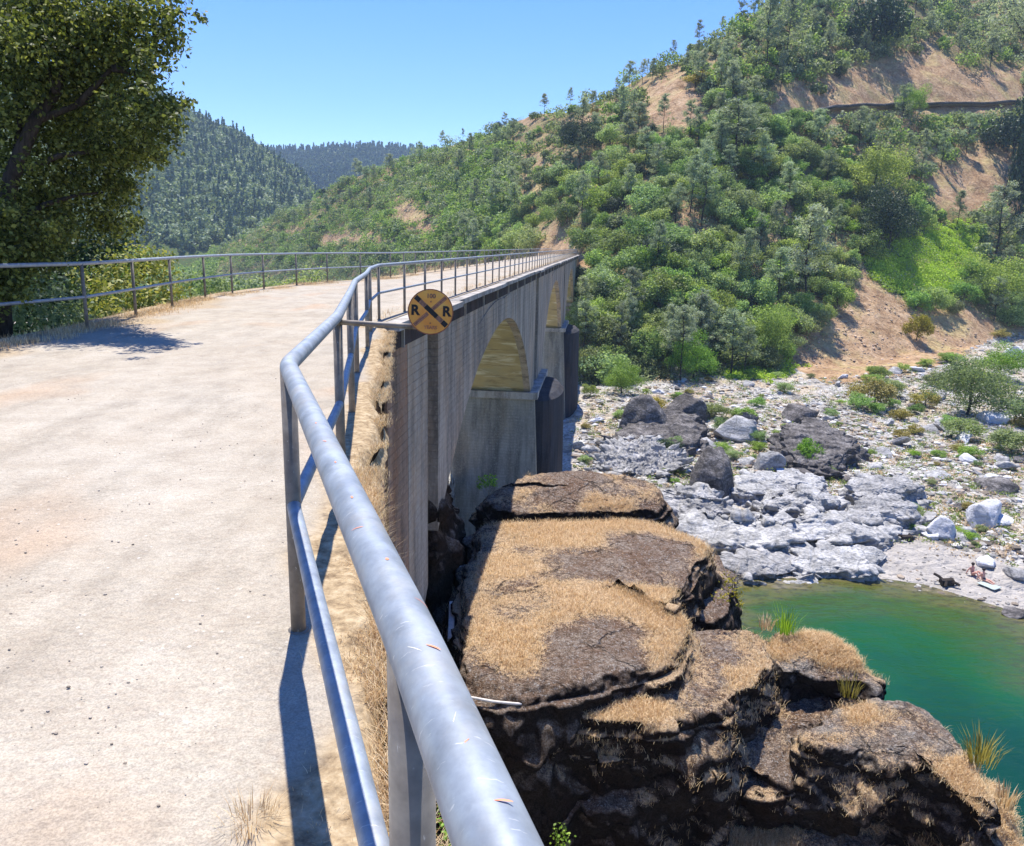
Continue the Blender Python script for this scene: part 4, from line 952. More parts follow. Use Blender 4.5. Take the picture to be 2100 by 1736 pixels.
def boulder(u, v, w, h, kind, k, label, group=None, rz=None, pointed=0.0):
    """u, v: foot centre as seen; w, h: seen size in photo pixels"""
    p = ground_hit(u, v)
    if not np.isfinite(p).all(): return
    dist = np.linalg.norm(p - [0, 0, CAMH]); sx = w / FPX * dist / 1.5; sz = h / FPX * dist / 1.35
    o = link_obj('boulder', rock_mesh(kind + ('p' if pointed else ''), k, M[kind], pointed)); o.location = p + [0, sx * 0.3, sz * 0.35]
    o.rotation_euler = (0, 0, rz if rz is not None else rng.random() * 6.28); o.scale = (sx, sx * (0.8 + .3 * rng.random()), sz)
    tag(o, label, 'boulder', group); return o
BN = [(1474, 1030, 104, 128, 'dark', 1, 'tall pointed dark boulder standing alone on the rocky bar', .42),
      (1328, 895, 92, 82, 'dark', 2, 'large black boulder left of its twin at the top of the rocky bar', .0),
      (1415, 868, 66, 62, 'dark', 3, 'large black boulder right of its twin at the top of the rocky bar', .0),
      (1385, 888, 46, 34, 'dark', 4, 'small dark boulder wedged in front of the black pair', 0),
      (1401, 915, 26, 28, 'white', 1, 'small round white boulder in front of the black boulders', 0),
      (1510, 905, 82, 46, 'pale', 2, 'smooth pale leaning boulder right of the black pair', 0),
      (1532, 868, 34, 26, 'dark', 5, 'small black boulder on top of the pale leaning one', 0),
      (1652, 872, 76, 44, 'dark', 6, 'wide dark boulder behind the bright green shrub', 0),
      (1690, 918, 62, 46, 'dark', 1, 'dark boulder just right of the bright green shrub', 0),
      (1716, 955, 38, 28, 'dark', 2, 'small dark brown boulder on the gravel right of the green shrub', 0),
      (1575, 968, 54, 44, 'pale', 3, 'blocky grey boulder left of the bright green shrub', 0),
      (1615, 965, 44, 30, 'dark', 3, 'dark brown block below the bright green shrub', 0),
      (1645, 985, 40, 24, 'dark', 4, 'low dark stone below the brown block', 0),
      (2046, 1010, 54, 26, 'dark', 5, 'low dark grey boulder on the gravel near the right edge', 0),
      (1930, 1104, 46, 38, 'white', 2, 'round bluish white boulder on the sand edge', 0),
      (1888, 1098, 30, 18, 'pale', 4, 'small grey boulder left of the bluish white one', 0),
      (2022, 1082, 62, 52, 'white', 3, 'jagged bright white boulder above the sunbathers', 0),
      (2050, 868, 50, 24, 'white', 4, 'flat white boulder under the bushes at the right edge', 0),
      (2080, 735, 30, 26, 'white', 5, 'white boulder at the foot of the slope by the right edge', 0),
      (2030, 1166, 34, 18, 'white', 1, 'flat white rock on the sand behind the seated pair', 0),
      (2090, 1190, 40, 20, 'pale', 5, 'grey rock on the sand at the right edge', 0),
      (2092, 1272, 40, 14, 'dark', 6, 'dark wet rock at the waterline by the right edge', 0),
      (1905, 1060, 26, 12, 'pale', 1, 'flat grey stone above the small grey boulder', 0),
      (1985, 950, 34, 14, 'white', 2, 'flat pale stone beside the round green shrub', 0)]
for u, v, w, h, kd, k, lb, pt in BN: boulder(u, v, w, h, kd, k, lb, rz=None, pointed=pt)
BARP = [(1195, 800), (1300, 800), (1420, 775), (1500, 775), (1600, 770), (1700, 775), (1860, 760), (1980, 720), (2100, 670), (2100, 1150), (1960, 1120), (1880, 1090), (1840, 1110), (1750, 1020), (1560, 1020), (1380, 1000), (1190, 960)]
def sample_poly(poly, n):
    P = np.array(poly, float); lo, hi = P.min(0), P.max(0); out = []
    while len(out) < n:
        q = lo + (hi - lo) * rng.random((n, 2)); q = q[in_poly(q[:, 0], q[:, 1], poly)]; out += list(q)
    return np.array(out[:n])
S_ = sample_poly(BARP, 220)
X_, Y_, R_ = raycast(S_[:, 0], S_[:, 1], 260, 0.7, 40)
for i in range(len(S_)):
    if not np.isfinite(R_[i]): continue
    kd = rng.choice(['pale', 'pale', 'pale', 'white', 'dark', 'pale']); k = 1 + int(rng.integers(0, 6))
    s = 0.3 + 1.0 * rng.random() ** 3.2; z = float(terrain_z(X_[i:i + 1], Y_[i:i + 1])[0])
    o = link_obj('boulder', rock_mesh(kd, k, M[kd])); o.location = (X_[i], Y_[i], z + s * 0.12); o.rotation_euler = (0.4 * rng.normal(), 0.4 * rng.normal(), rng.random() * 6.28)
    o.scale = (s * (0.9 + .8 * rng.random()), s, s * (0.4 + 0.35 * rng.random()))
    nm = {'pale': ('grey boulder among the loose stones of the river bar', 'grey boulders on the river bar'), 'white': ('whitish boulder among the loose stones of the river bar', 'whitish boulders on the river bar'), 'dark': ('dark boulder among the loose stones of the river bar', 'dark boulders on the river bar')}[kd]
    tag(o, nm[0], 'boulder', nm[1])
# loose stones, past counting
def stones(n, poly, s0, s1, mats, label, seed):
    q = sample_poly(poly, n); x, y, r = raycast(q[:, 0], q[:, 1], 300, 0.8, 35); ok = np.isfinite(r); x, y = x[ok], y[ok]
    x = x + rng.normal(size=len(x)) * 0.5; y = y + rng.normal(size=len(x)) * 0.7
    kp = fbm(P3(x, y, None, 1 / 7.0), 3, 15) + 0.35 * rng.normal(size=len(x)) > -0.12; x, y = x[kp], y[kp]; z = terrain_z(x, y); m = len(x)
    sh = [rock_shape(IV1, seed + k, 5) for k in range(5)]; V = []; F = []; mi = []
    s = s0 + (s1 - s0) * rng.random(m) ** 2.5; a = rng.random(m) * 6.28
    for i in range(m):
        b = sh[i % 5] * [s[i] * (1 + .6 * rng.random()), s[i], s[i] * 0.55]; c_, n_ = math.cos(a[i]), math.sin(a[i])
        V.append(np.stack([b[:, 0] * c_ - b[:, 1] * n_ + x[i], b[:, 0] * n_ + b[:, 1] * c_ + y[i], b[:, 2] + z[i] + s[i] * 0.1], 1)); F.append(IF1 + len(IV1) * i)
        mi.append(np.full(len(IF1), rng.integers(0, len(mats))))
    o = mesh_np('loose_stones', np.concatenate(V), np.concatenate(F), mats, matidx=np.concatenate(mi)); tag(o, label, 'stones', kind='stuff')
def m_stone(name, lo, hi):
    n = NT(name); g = n.n('ShaderNodeNewGeometry')
    return n.fin(n.ramp(g.outputs['Random Per Island'], [(0.0, lo), (1.0, hi)]), 0.9, spec=0.2)
M['st1'] = m_stone('grey cobbles', (0.15, 0.14, 0.125), (0.49, 0.465, 0.425)); M['st2'] = m_stone('pale cobbles', (0.34, 0.33, 0.32), (0.66, 0.65, 0.63)); M['st4'] = m_stone('tan scree', (0.22, 0.15, 0.11), (0.62, 0.48, 0.37)); M['st3'] = m_stone('brown cobbles', (0.09, 0.075, 0.06), (0.38, 0.31, 0.24))
stones(16000, BARP, 0.10, 0.45, [M['st1'], M['st2'], M['st3'], M['st1'], M['st3']], 'loose grey and white river stones covering the bar', 300)
stones(110, [(1500, 1172), (1820, 1180), (1960, 1208), (2100, 1255), (2100, 1270), (1940, 1222), (1810, 1192), (1500, 1186)], 0.08, 0.28, [M['st3'], M['st1']], 'dark wet stones along the waterline', 330)
stones(300, SAND, 0.04, 0.13, [M['st1'], M['st3']], 'scattered pebbles on the pale sand', 320)
stones(1100, [(1620, 745), (1750, 560), (1900, 650), (2060, 690), (2100, 640), (2100, 760), (1700, 800)], 0.10, 0.40, [M['st4'], M['st3'], M['st4']], 'scree of broken stones at the foot of the tan slope', 340)

# ------------------------------------------------------------------ foliage builders
def leaves(cent, nrm, size, rs, asp=0.55, jitter=1.0, var=0.4):
    """rhombic leaf at every centre; the normal mixes nrm with noise"""
    n = len(cent); d = nrm + jitter * rs.normal(size=(n, 3)); d /= np.linalg.norm(d, axis=1)[:, None] + 1e-9
    a = np.cross(d, rs.normal(size=(n, 3))); a /= np.linalg.norm(a, axis=1)[:, None] + 1e-9; b = np.cross(d, a)
    s = size * (1 + var * (rs.random(n) * 2 - 1)); s = s[:, None] * 0.5
    V = np.stack([cent - a * s, cent - b * s * asp, cent + a * s, cent + b * s * asp], 1).reshape(-1, 3)
    i = np.arange(n)[:, None] * 4; return V, i + np.arange(4)[None]
def blob_leaves(blobs, per, size, rs, shell=0.45, jitter=0.8, asp=0.55):
    """blobs: (x, y, z, r[, squash])"""
    C = []; N = []
    for b in blobs:
        n = int(per * b[3] ** 2) + 6; d = rs.normal(size=(n, 3)); d /= np.linalg.norm(d, axis=1)[:, None]
        rr = (1 - shell * rs.random(n) ** 1.4) * (1 + 0.16 * rs.normal(size=n)); sq = b[4] if len(b) > 4 else 0.8
        C.append(np.array(b[:3]) + d * rr[:, None] * b[3] * [1, 1, sq]); N.append(d + [0, 0, 0.35])
    return leaves(np.concatenate(C), np.concatenate(N), size, rs, asp, jitter)
def oak_crown(seed, nb=26, R=1.0, per=1500, size=0.085, flat=0.85, low=0.15, rb=(.20, .20), rr0=.45):
    rs = np.random.default_rng(seed); bl = []
    for _ in range(nb):
        d = rs.normal(size=3); d /= np.linalg.norm(d); d[2] = abs(d[2]) * 1.0 - 0.35 if rs.random() < .75 else d[2]
        rr = R * (rr0 + 0.45 * rs.random()); r = R * (rb[0] + rb[1] * rs.random())
        bl.append((d[0] * rr, d[1] * rr, (d[2] * rr) * flat + R * (0.9 + low), r))
    bl.append((0, 0, R * (0.9 + low), R * 0.5))
    return blob_leaves(bl, per, size, rs)
def trunk_mb(h, r, rs, nb=5, spread=0.5, lean=0.08, seg=7):
    mb = MB(); n = 7; p = np.zeros((n, 3)); p[:, 2] = np.linspace(-0.15 * h, h, n); w = rs.normal(size=2) * lean
    p[:, 0] = w[0] * (p[:, 2] / h) ** 2 * h + 0.02 * h * rs.normal(size=n); p[:, 1] = w[1] * (p[:, 2] / h) ** 2 * h + 0.02 * h * rs.normal(size=n)
    mb.tube(p, np.linspace(r, r * 0.35, n), seg)
    for k in range(nb):
        t = 0.35 + 0.6 * rs.random(); b = np.array([np.interp(t * h, p[:, 2], p[:, c]) for c in range(3)]); a = rs.random() * 6.28; L = spread * h * (1.1 - 0.6 * t)
        e = b + np.array([math.cos(a) * L, math.sin(a) * L, L * (0.5 + 0.4 * rs.random())]); m = (b + e) / 2 + [0, 0, -0.06 * L]
        mb.tube([b, m, e], [r * 0.4, r * 0.25, r * 0.08], 5)
    return mb
TM = {}
def mk_variants():
    for k in range(7):
        rs = np.random.default_rng(500 + k)
        V, F = oak_crown(600 + k, nb=22 + k * 2, per=1500, size=0.095, flat=[.8, .95, .7, 1.05, .85, .75, .9][k])
        TM['oak', k] = (mesh_np('crown', V, F, M['oak'], link=False), trunk_mb(1.0, 0.06, rs).build('trunk', M['bark'], link=False))
    for k, mt in enumerate(('oak', 'bright', 'darkoak')):
        rs = np.random.default_rng(530 + k); V, F = oak_crown(640 + k, nb=30, per=5600, size=0.042, flat=[.95, 1.0, .8][k], low=-0.05, rb=(.15, .2), rr0=.42)
        TM['bigbush', k] = (mesh_np('crown', V, F, M[mt], link=False), trunk_mb(1.0, 0.04, rs).build('trunk', M['barkdark'], link=False))
    for nm, mt, c in (('darkoak', 'darkoak', 3), ('bright', 'bright', 3), ('yellow', 'yellow', 2)):
        for k in range(c):
            rs = np.random.default_rng(540 + k)
            V, F = oak_crown(650 + k, nb=24, per=1500, size=0.095, flat=0.85, low=0.0)
            TM[nm, k] = (mesh_np('crown', V, F, M[mt], link=False), trunk_mb(1.0, 0.05, rs).build('trunk', M['barkdark'], link=False))
    for k in range(7):                        # airy grey pines: unit height 1, tall narrow irregular crowns
        rs = np.random.default_rng(560 + k); bl = []; mb = MB(); n = 8
        p = np.zeros((n, 3)); p[:, 2] = np.linspace(-0.05, 0.97, n); p[:, :2] = np.cumsum(rs.normal(size=(n, 2)) * 0.008, 0); mb.tube(p, np.linspace(0.012, 0.003, n), 6)
        lo = 0.25 + 0.2 * rs.random()
        for q in range(34):
            t = lo + (0.98 - lo) * rs.random(); wd = 0.19 * (1.12 - t) / (1.12 - lo) + 0.035; a = rs.random() * 6.28; L = wd * (0.55 + 0.6 * rs.random())
            b = np.array([np.interp(t, p[:, 2], p[:, 0]), np.interp(t, p[:, 2], p[:, 1]), t]); e = b + [math.cos(a) * L, math.sin(a) * L, L * (0.15 + 0.5 * rs.random())]
            mb.tube([b, e], [0.004, 0.0015], 4, cap=False); bl.append((*e, 0.042 + 0.03 * rs.random(), 0.8)); bl.append((*((b + e) / 2 + rs.normal(size=3) * 0.01), 0.034, 0.9))
        bl.append((p[-1, 0], p[-1, 1], 0.97, 0.04, 1.3))
        V, F = blob_leaves(bl, 26000 if k < 6 else 110000, 0.027 if k < 6 else 0.011, rs, shell=0.9, jitter=1.0, asp=0.30)
        TM['pine', k] = (mesh_np('crown', V, F, M['pine'], link=False), mb.build('trunk', M['barkdark'], link=False))
mk_variants()
PROTO = {}
def plant(name, key, loc, scale, rz, label, cat, group=None):
    cm, tm = TM[key]
    o = empty(name, loc, rz); o.scale = scale; tag(o, label, cat, group)
    link_obj('crown', cm, o); link_obj('trunk', tm, o); return o
def plant_uv(name, key, u, v, w, h, label, cat, group=None, sink=0.1):
    p = ground_hit(u, v)
    if not np.isfinite(p).all(): print('MISS', label); return
    d = np.linalg.norm(p - [0, 0, CAMH]); W = w / FPX * d; Hh = h / FPX * d
    if key[0] == 'pine': sc = (W / 0.42, W / 0.42, Hh)
    else: sc = (W / 1.75, W / 1.75, Hh / 1.75)
    p = p + [0, 0, -sink * Hh]; return plant(name, key, p, sc, rng.random() * 6.28, label, cat, group)
NAMED = [('oak_tree', ('bigbush', 2), 1187, 325, 82, 105, 'round very dark oak standing out high on the slope', 'tree'),
         ('pine_tree', ('pine', 0), 1568, 165, 66, 190, 'tall dark pine above the road cut with a bare lower trunk', 'tree'),
         ('pine_tree', ('pine', 1), 1612, 140, 50, 130, 'shorter grey pine right of the tall dark one above the road cut', 'tree'),
         ('pine_tree', ('pine', 2), 1657, 640, 92, 215, 'grey pine with a long thin black trunk low on the slope', 'tree'),
         ('pine_tree', ('pine', 3), 2044, 525, 70, 130, 'young pale pine above the bright creeper patch', 'tree'),
         ('pine_tree', ('pine', 6), 2094, 330, 210, 440, 'big thin crowned pine with black trunk at the right edge', 'tree'),
         ('pine_tree', ('pine', 5), 1510, 330, 105, 120, 'pale green pine poking up just below the road', 'tree'),
         ('shrub', ('bigbush', 0), 1862, 243, 58, 72, 'round green bush growing alone on the road edge', 'bush'),
         ('oak_tree', ('darkoak', 1), 1788, 108, 92, 118, 'dark oak above the large bare cut', 'tree'),
         ('oak_tree', ('bigbush', 2), 1820, 520, 130, 165, 'dark spreading oak left of the bright creeper patch', 'tree'),
         ('oak_tree', ('bigbush', 0), 1790, 420, 130, 140, 'broad grey green oak above the dark spreading one', 'tree'),
         ('oak_tree', ('darkoak', 0), 2075, 330, 90, 110, 'dark oak under the big pine at the right edge', 'tree'),
         ('oak_tree', ('darkoak', 1), 2096, 470, 60, 200, 'dark tree on the right edge beside the bare slope', 'tree'),
         ('oak_tree', ('bigbush', 1), 1420, 782, 104, 105, 'bright green tree at the foot of the slope by the rocky bar', 'tree'),
         ('shrub', ('bigbush', 1), 1275, 808, 82, 78, 'bright green conical bush at the top of the bar near the bridge', 'bush'),
         ('shrub', ('bright', 2), 1655, 962, 54, 72, 'bright green shrub among the dark boulders', 'bush'),
         ('shrub', ('bigbush', 0), 1985, 852, 150, 145, 'large round green bush on the bar near the right edge', 'bush'),
         ('shrub', ('bigbush', 1), 2052, 775, 92, 66, 'bright green bush behind the large round one', 'bush'),
         ('shrub', ('yellow', 0), 1792, 832, 86, 62, 'yellow green bush with dark heart on the bar', 'bush'),
         ('shrub', ('yellow', 1), 1880, 700, 42, 62, 'narrow yellow green bush on the tan slope', 'bush'),
         ('shrub', ('bright', 1), 1988, 940, 34, 26, 'small round grass green shrub on the gravel', 'bush'),
         ('shrub', ('oak', 4), 2080, 870, 70, 60, 'green bush at the right edge of the bar', 'bush'),
         ('shrub', ('oak', 5), 1970, 900, 66, 44, 'low green bush below the large round one', 'bush'),
         ('shrub', ('oak', 6), 2075, 930, 80, 50, 'low olive bush at the right edge above the gravel', 'bush'),
         ('shrub', ('yellow', 0), 1845, 900, 30, 20, 'bright yellow flowering tuft in the middle of the gravel', 'bush'),
         ('shrub', ('yellow', 1), 1437, 180, 54, 36, 'yellow bush on top of the left end of the road cut', 'bush'),
         ('shrub', ('yellow', 0), 1300, 262, 52, 34, 'yellow bush below the left end of the road', 'bush'),
         ('shrub', ('darkoak', 2), 1360, 935, 60, 38, 'olive shrub in front of the left black boulder', 'bush'),
         ('oak_tree', ('bigbush', 0), 1570, 745, 100, 150, 'tall grey green tree left of the tan slope foot', 'tree'),
         ('oak_tree', ('bigbush', 0), 2050, 640, 120, 130, 'grey green bush clump above the scree at the right', 'tree')]
for a in NAMED: plant_uv(*a)
# the wood on the slope: trees one by one, spread over what is seen of it
HP = [(430, 505), (520, 450), (600, 405), (700, 350), (820, 303), (930, 262), (1020, 243), (1102, 208), (1173, 194), (1258, 164), (1330, 122), (1402, 90), (1466, 58), (1525, 8), (1540, -40), (2110, -60), (2110, 690), (2000, 660), (1900, 640), (1760, 640), (1640, 760), (1500, 775), (1250, 800), (1190, 790), (1190, 520), (1000, 530), (430, 545)]
def wood():
    q = sample_poly(HP, 9000); u, v = q[:, 0], q[:, 1]
    bare = m_any(BARE, u, v + 4) | in_poly(u, v, CREEP) | in_poly(u, v - 18, CREEP) | m_any([BARE[0], BARE[2], BARE[4], BARE[5], BARE[7]], u, v - 16) | m_any([BARE[2], BARE[4]], u, v - 32)
    keep = ~bare; u, v = u[keep], v[keep]; sel = []; cell = {}
    for i in range(len(u)):
        sep = 25 if v[i] > 420 else (20.5 if v[i] > 250 else 15)
        if u[i] < 1060: sep = 12.5
        g = (int(u[i] // 18), int(v[i] // 18)); near = [k for a in (-1, 0, 1) for b in (-1, 0, 1) for k in cell.get((g[0] + a, g[1] + b), ())]
        if any((u[i] - u[k]) ** 2 + ((v[i] - v[k]) * 1.1) ** 2 < sep * sep for k in near): continue
        cell.setdefault(g, []).append(i); sel.append(i)
    u, v = u[sel], v[sel]
    x, y, r = raycast(u, v, 560, 1.2, 105); ok = np.isfinite(r); u, v, x, y, r = u[ok], v[ok], x[ok], y[ok], r[ok]
    z = terrain_z(x, y); gn = fbm(P3(x, y, None, 0.02), 2, 91); no = npn = nd = 0; rest = {'oak': [], 'pine': []}
    for i in np.argsort(r):
        d = r[i]; t = rng.random()
        zone = 'left of the bridge end' if u[i] < 1060 else ('below the road' if v[i] > 250 else 'near the crest')
        if t < 0.11 + 0.30 * gn[i]:
            h = 7 + 4.5 * rng.random(); w = 0.9 + 0.4 * rng.random(); npn += 1
            if npn > 260: rest['pine'].append((x[i], y[i], z[i], h)); continue
            plant('pine_tree', ('pine', int(rng.integers(0, 6))), (x[i], y[i], z[i] - .3), (h * w, h * w, h), rng.random() * 6.28, 'airy grey green pine in the wood ' + zone, 'tree', 'grey pines ' + zone)
        elif t > 0.94:
            R_ = 1.8 + 1.4 * rng.random(); nd += 1
            if nd > 70: continue
            plant('oak_tree', ('darkoak', int(rng.integers(0, 3))), (x[i], y[i], z[i] - .9), (R_, R_, R_), rng.random() * 6.28, 'dark green oak in the wood ' + zone, 'tree', 'dark oaks ' + zone)
        elif t > 0.90:
            R_ = 1.2 + 1.0 * rng.random(); plant('shrub', ('yellow' if rng.random() < .35 else 'bright', int(rng.integers(0, 2))), (x[i], y[i], z[i] - .5), (R_, R_, R_), rng.random() * 6.28, 'light green shrub in the wood ' + zone, 'bush', 'light shrubs ' + zone)
        else:
            no += 1; R_ = (1.9 + 1.9 * rng.random()) * (1.3 if d > 240 else 1.0); s = 0.95 + .3 * rng.random()
            if no > 300: rest['oak'].append((x[i], y[i], z[i], R_)); continue
            plant('oak_tree', ('oak', int(rng.integers(0, 7))), (x[i], y[i], z[i] - R_ * .45), (R_ * s, R_ * s, R_ * (0.9 + .3 * rng.random())), rng.random() * 6.28, 'round green oak in the wood ' + zone, 'tree', 'green oaks ' + zone)
    print('wood', len(u), no, npn, nd)
    rs = np.random.default_rng(4)
    A = np.array(rest['oak']); m = len(A); tone = rs.integers(0, 3, m)
    for k, mat in enumerate((M['oak'], M['bright2'], M['oak2'])):
        B = A[tone == k]; m = len(B); nb, per = 9, 40
        dd = rs.normal(size=(m, nb, 3)); dd /= np.linalg.norm(dd, axis=2)[..., None]; dd[..., 2] = np.abs(dd[..., 2]) * .8
        bc = B[:, None, :3] + dd * B[:, None, 3:4] * .6 + np.array([0, 0, 1]) * B[:, None, 3:4] * 0.35
        d = rs.normal(size=(m, nb, per, 3)); d /= np.linalg.norm(d, axis=3)[..., None]
        C = bc[:, :, None] + d * (B[:, None, None, 3:4] * 0.42 * (0.7 + .4 * rs.random((m, nb, per, 1))))
        V, F = leaves(C.reshape(-1, 3), (d + [0, 0, .35]).reshape(-1, 3), 0.72, rs, 0.6, 0.7)
        o = mesh_np('oak_wood', V, F, mat); tag(o, ['green', 'fresh light green', 'grey green'][k] + ' crowns of the farther oak wood on the near hillside', 'wood', kind='stuff')
    A = np.array(rest['pine']); m = len(A)
    if m:
        t = rs.random((m, 120)) ** 0.8; an = rs.random((m, 120)) * 6.28; wd = (1.08 - t) * 0.15 * A[:, 3:4] * (0.3 + 0.8 * rs.random((m, 120)))
        C = A[:, None, :3] + np.stack([np.cos(an) * wd, np.sin(an) * wd, (0.2 + 0.8 * t) * A[:, 3:4]], -1); V, F = leaves(C.reshape(-1, 3), np.stack([np.cos(an), np.sin(an), .6 + 0 * an], -1).reshape(-1, 3), 0.85, rs, 0.4, 0.9)
        o = mesh_np('pine_wood', V, F, M['pine']); tag(o, 'grey green crowns of the farther pines on the near hillside', 'wood', kind='stuff')
wood()
# pines breaking the skyline
for i, (u, v, h) in enumerate([(1150, 200, 26), (1348, 122, 26), (1395, 98, 34), (1472, 62, 38), (1440, 78, 22), (1240, 172, 16), (1540, 20, 44), (940, 266, 16), (1300, 142, 16)]):
    az = azof(u).item(); r1 = float(np.interp(az, SK[:, 0], SK[:, 1])) - 3; x, y = math.sin(az) * r1, math.cos(az) * r1; hh = h / FPX * r1 * 1.25
    plant('pine_tree', ('pine', i % 6), (x, y, float(terrain_z(np.array([x]), np.array([y]))[0]) + 1.0), (hh * 1.1, hh * 1.1, hh * 1.2), i * 1.3, 'small pine breaking the skyline of the near ridge', 'tree', 'pines on the near skyline')
# undergrowth between the trees: past counting
def under(n, poly, size, per, mat, label, skip=True, leaf=0.34, seed=0, r0=100, rmax=560, exclude=True):
    rs = np.random.default_rng(seed); q = sample_poly(poly, n); u, v = q[:, 0], q[:, 1]
    if exclude: k = ~m_any(BARE, u, v); u, v = u[k], v[k]
    x, y, r = raycast(u, v, rmax, 1.2, r0); ok = np.isfinite(r); x, y, r = x[ok], y[ok], r[ok]
    x = x + rs.normal(size=len(x)) * 1.2; y = y + rs.normal(size=len(x)) * 1.5; z = terrain_z(x, y)
    m = len(x); s = size * (0.5 + rs.random(m)); d = rs.normal(size=(m, per, 3)); d /= np.linalg.norm(d, axis=2)[..., None]; d[..., 2] = np.abs(d[..., 2])
    C = np.stack([x, y, z], 1)[:, None] + d * (s[:, None, None] * (0.5 + 0.6 * rs.random((m, per, 1)))) * [1, 1, 0.75]
    V, F = leaves(C.reshape(-1, 3), d.reshape(-1, 3), leaf, rs, 0.6, 0.8)
    o = mesh_np('undergrowth', V, F, mat); tag(o, label, 'undergrowth', kind='stuff'); return o
under(3000, HP, 1.4, 34, M['oak2'], 'low green scrub covering the slope between the trees', seed=1)
under(1500, [(330, 565), (430, 505), (1000, 522), (700, 582), (560, 600), (400, 615)], 2.2, 60, M['oak2'], 'green valley wood seen below the left railing', seed=12, leaf=0.55, r0=45, exclude=False)
under(2600, [(430, 505), (520, 450), (600, 405), (700, 350), (820, 303), (930, 262), (1060, 225), (1060, 520), (430, 545)], 2.6, 70, M['bright2'], 'rounded fresh green scrub oak on the slope left of the bridge end', seed=14, leaf=0.6)
under(500, [(335, 515), (445, 503), (445, 565), (335, 575)], 4.0, 60, M['bright2'], 'green wood on the valley floor below the left hill', seed=15, leaf=0.9, r0=45, rmax=690, exclude=False)
under(1500, HP, 1.2, 30, M['pine'], 'grey green brush scattered over the slope', seed=2)
under(700, HP, 1.2, 30, M['straw'], 'dry straw coloured brush on the slope', seed=3, leaf=0.25)
under(2400, CREEP, 0.9, 60, M['creeper'], 'bright green creeper mat on the slope', seed=4, leaf=0.3, exclude=False)
under(400, CREEP2, 0.7, 60, M['creeper'], 'bright green creeper at the foot of the slope', seed=5, leaf=0.3, exclude=False, r0=80)
# the graded road across the slope, with a low dark kerb wall on its outer edge
def hill_road():
    az = np.linspace(azof(1500), azof(2250), 150); r = np.arange(140, 460, 0.5); P = []
    for a in az:
        tr = float(np.interp(a, ROAD[:, 0], ROAD_T)); x = np.sin(a) * r; y = np.cos(a) * r; d = terrain_z(x, y) - (CAMH + tr * r); k = np.where(d > -0.2)[0]
        if len(k): P.append((math.sin(a), math.cos(a), r[k[0]]))
    P = np.array(P); rr = np.convolve(np.pad(P[:, 2], 4, mode='edge'), np.ones(9) / 9, 'valid'); n = len(P); V = []
    for off in (-2.2, -0.6, 1.0, 2.6):
        x, y = P[:, 0] * (rr + off), P[:, 1] * (rr + off); zz = terrain_z(x, y); V.append((x, y, zz))
    zr = np.max([v[2] for v in V[1:3]], 0) + 0.12; zr = np.convolve(np.pad(zr, 3, mode='edge'), np.ones(7) / 7, 'valid')
    W = np.concatenate([np.stack([v[0], v[1], zr], 1) for v in V]); F = np.concatenate([grid_faces(4, n)])
    o = mesh_np('road', W, F, M['road'], smooth=True); tag(o, 'graded dirt road crossing the upper slope', kind='structure')
    k = P[:, 0] > math.sin(azof(1640)); ed = np.stack([V[0][0], V[0][1], zr + 0.3], 1)[k]
    o = MB().tube(ed, 0.42, 6).build('low_wall', M['dark'], None, True); tag(o, 'low dark retaining wall along the outer edge of the slope road', 'wall')
M['road'] = m_plain('pale road dirt', (0.52, 0.42, 0.31), 0.95, 0.2, 2)
hill_road()
# low plants on the gravel bar
for i, (u, v) in enumerate(sample_poly(BARP, 110)):
    k = rng.choice(['oak', 'yellow', 'oak', 'bright', 'pine']); key = (k if k != 'pine' else 'oak', int(rng.integers(0, 2)))
    s = 8 + 20 * rng.random() ** 1.6
    if v < 900 and rng.random() < 0.5: s *= 1.3
    nm = {'oak': ('low olive shrub', 'olive'), 'yellow': ('small yellow tuft', 'yellow'), 'bright': ('small light green shrub', 'light green')}[key[0]]
    o = plant_uv('shrub', key, u, v, s * 1.5, s, nm[0] + ' growing between the bar stones', 'bush', nm[1] + ' plants on the river bar')
under(1600, BARP, 0.55, 26, M['oak'], 'thin green weeds between the stones of the bar', seed=6, leaf=0.16, r0=35, rmax=250, exclude=False)
under(900, BARP, 0.5, 24, M['straw'], 'dry weeds between the stones of the bar', seed=8, leaf=0.16, r0=35, rmax=250, exclude=False)

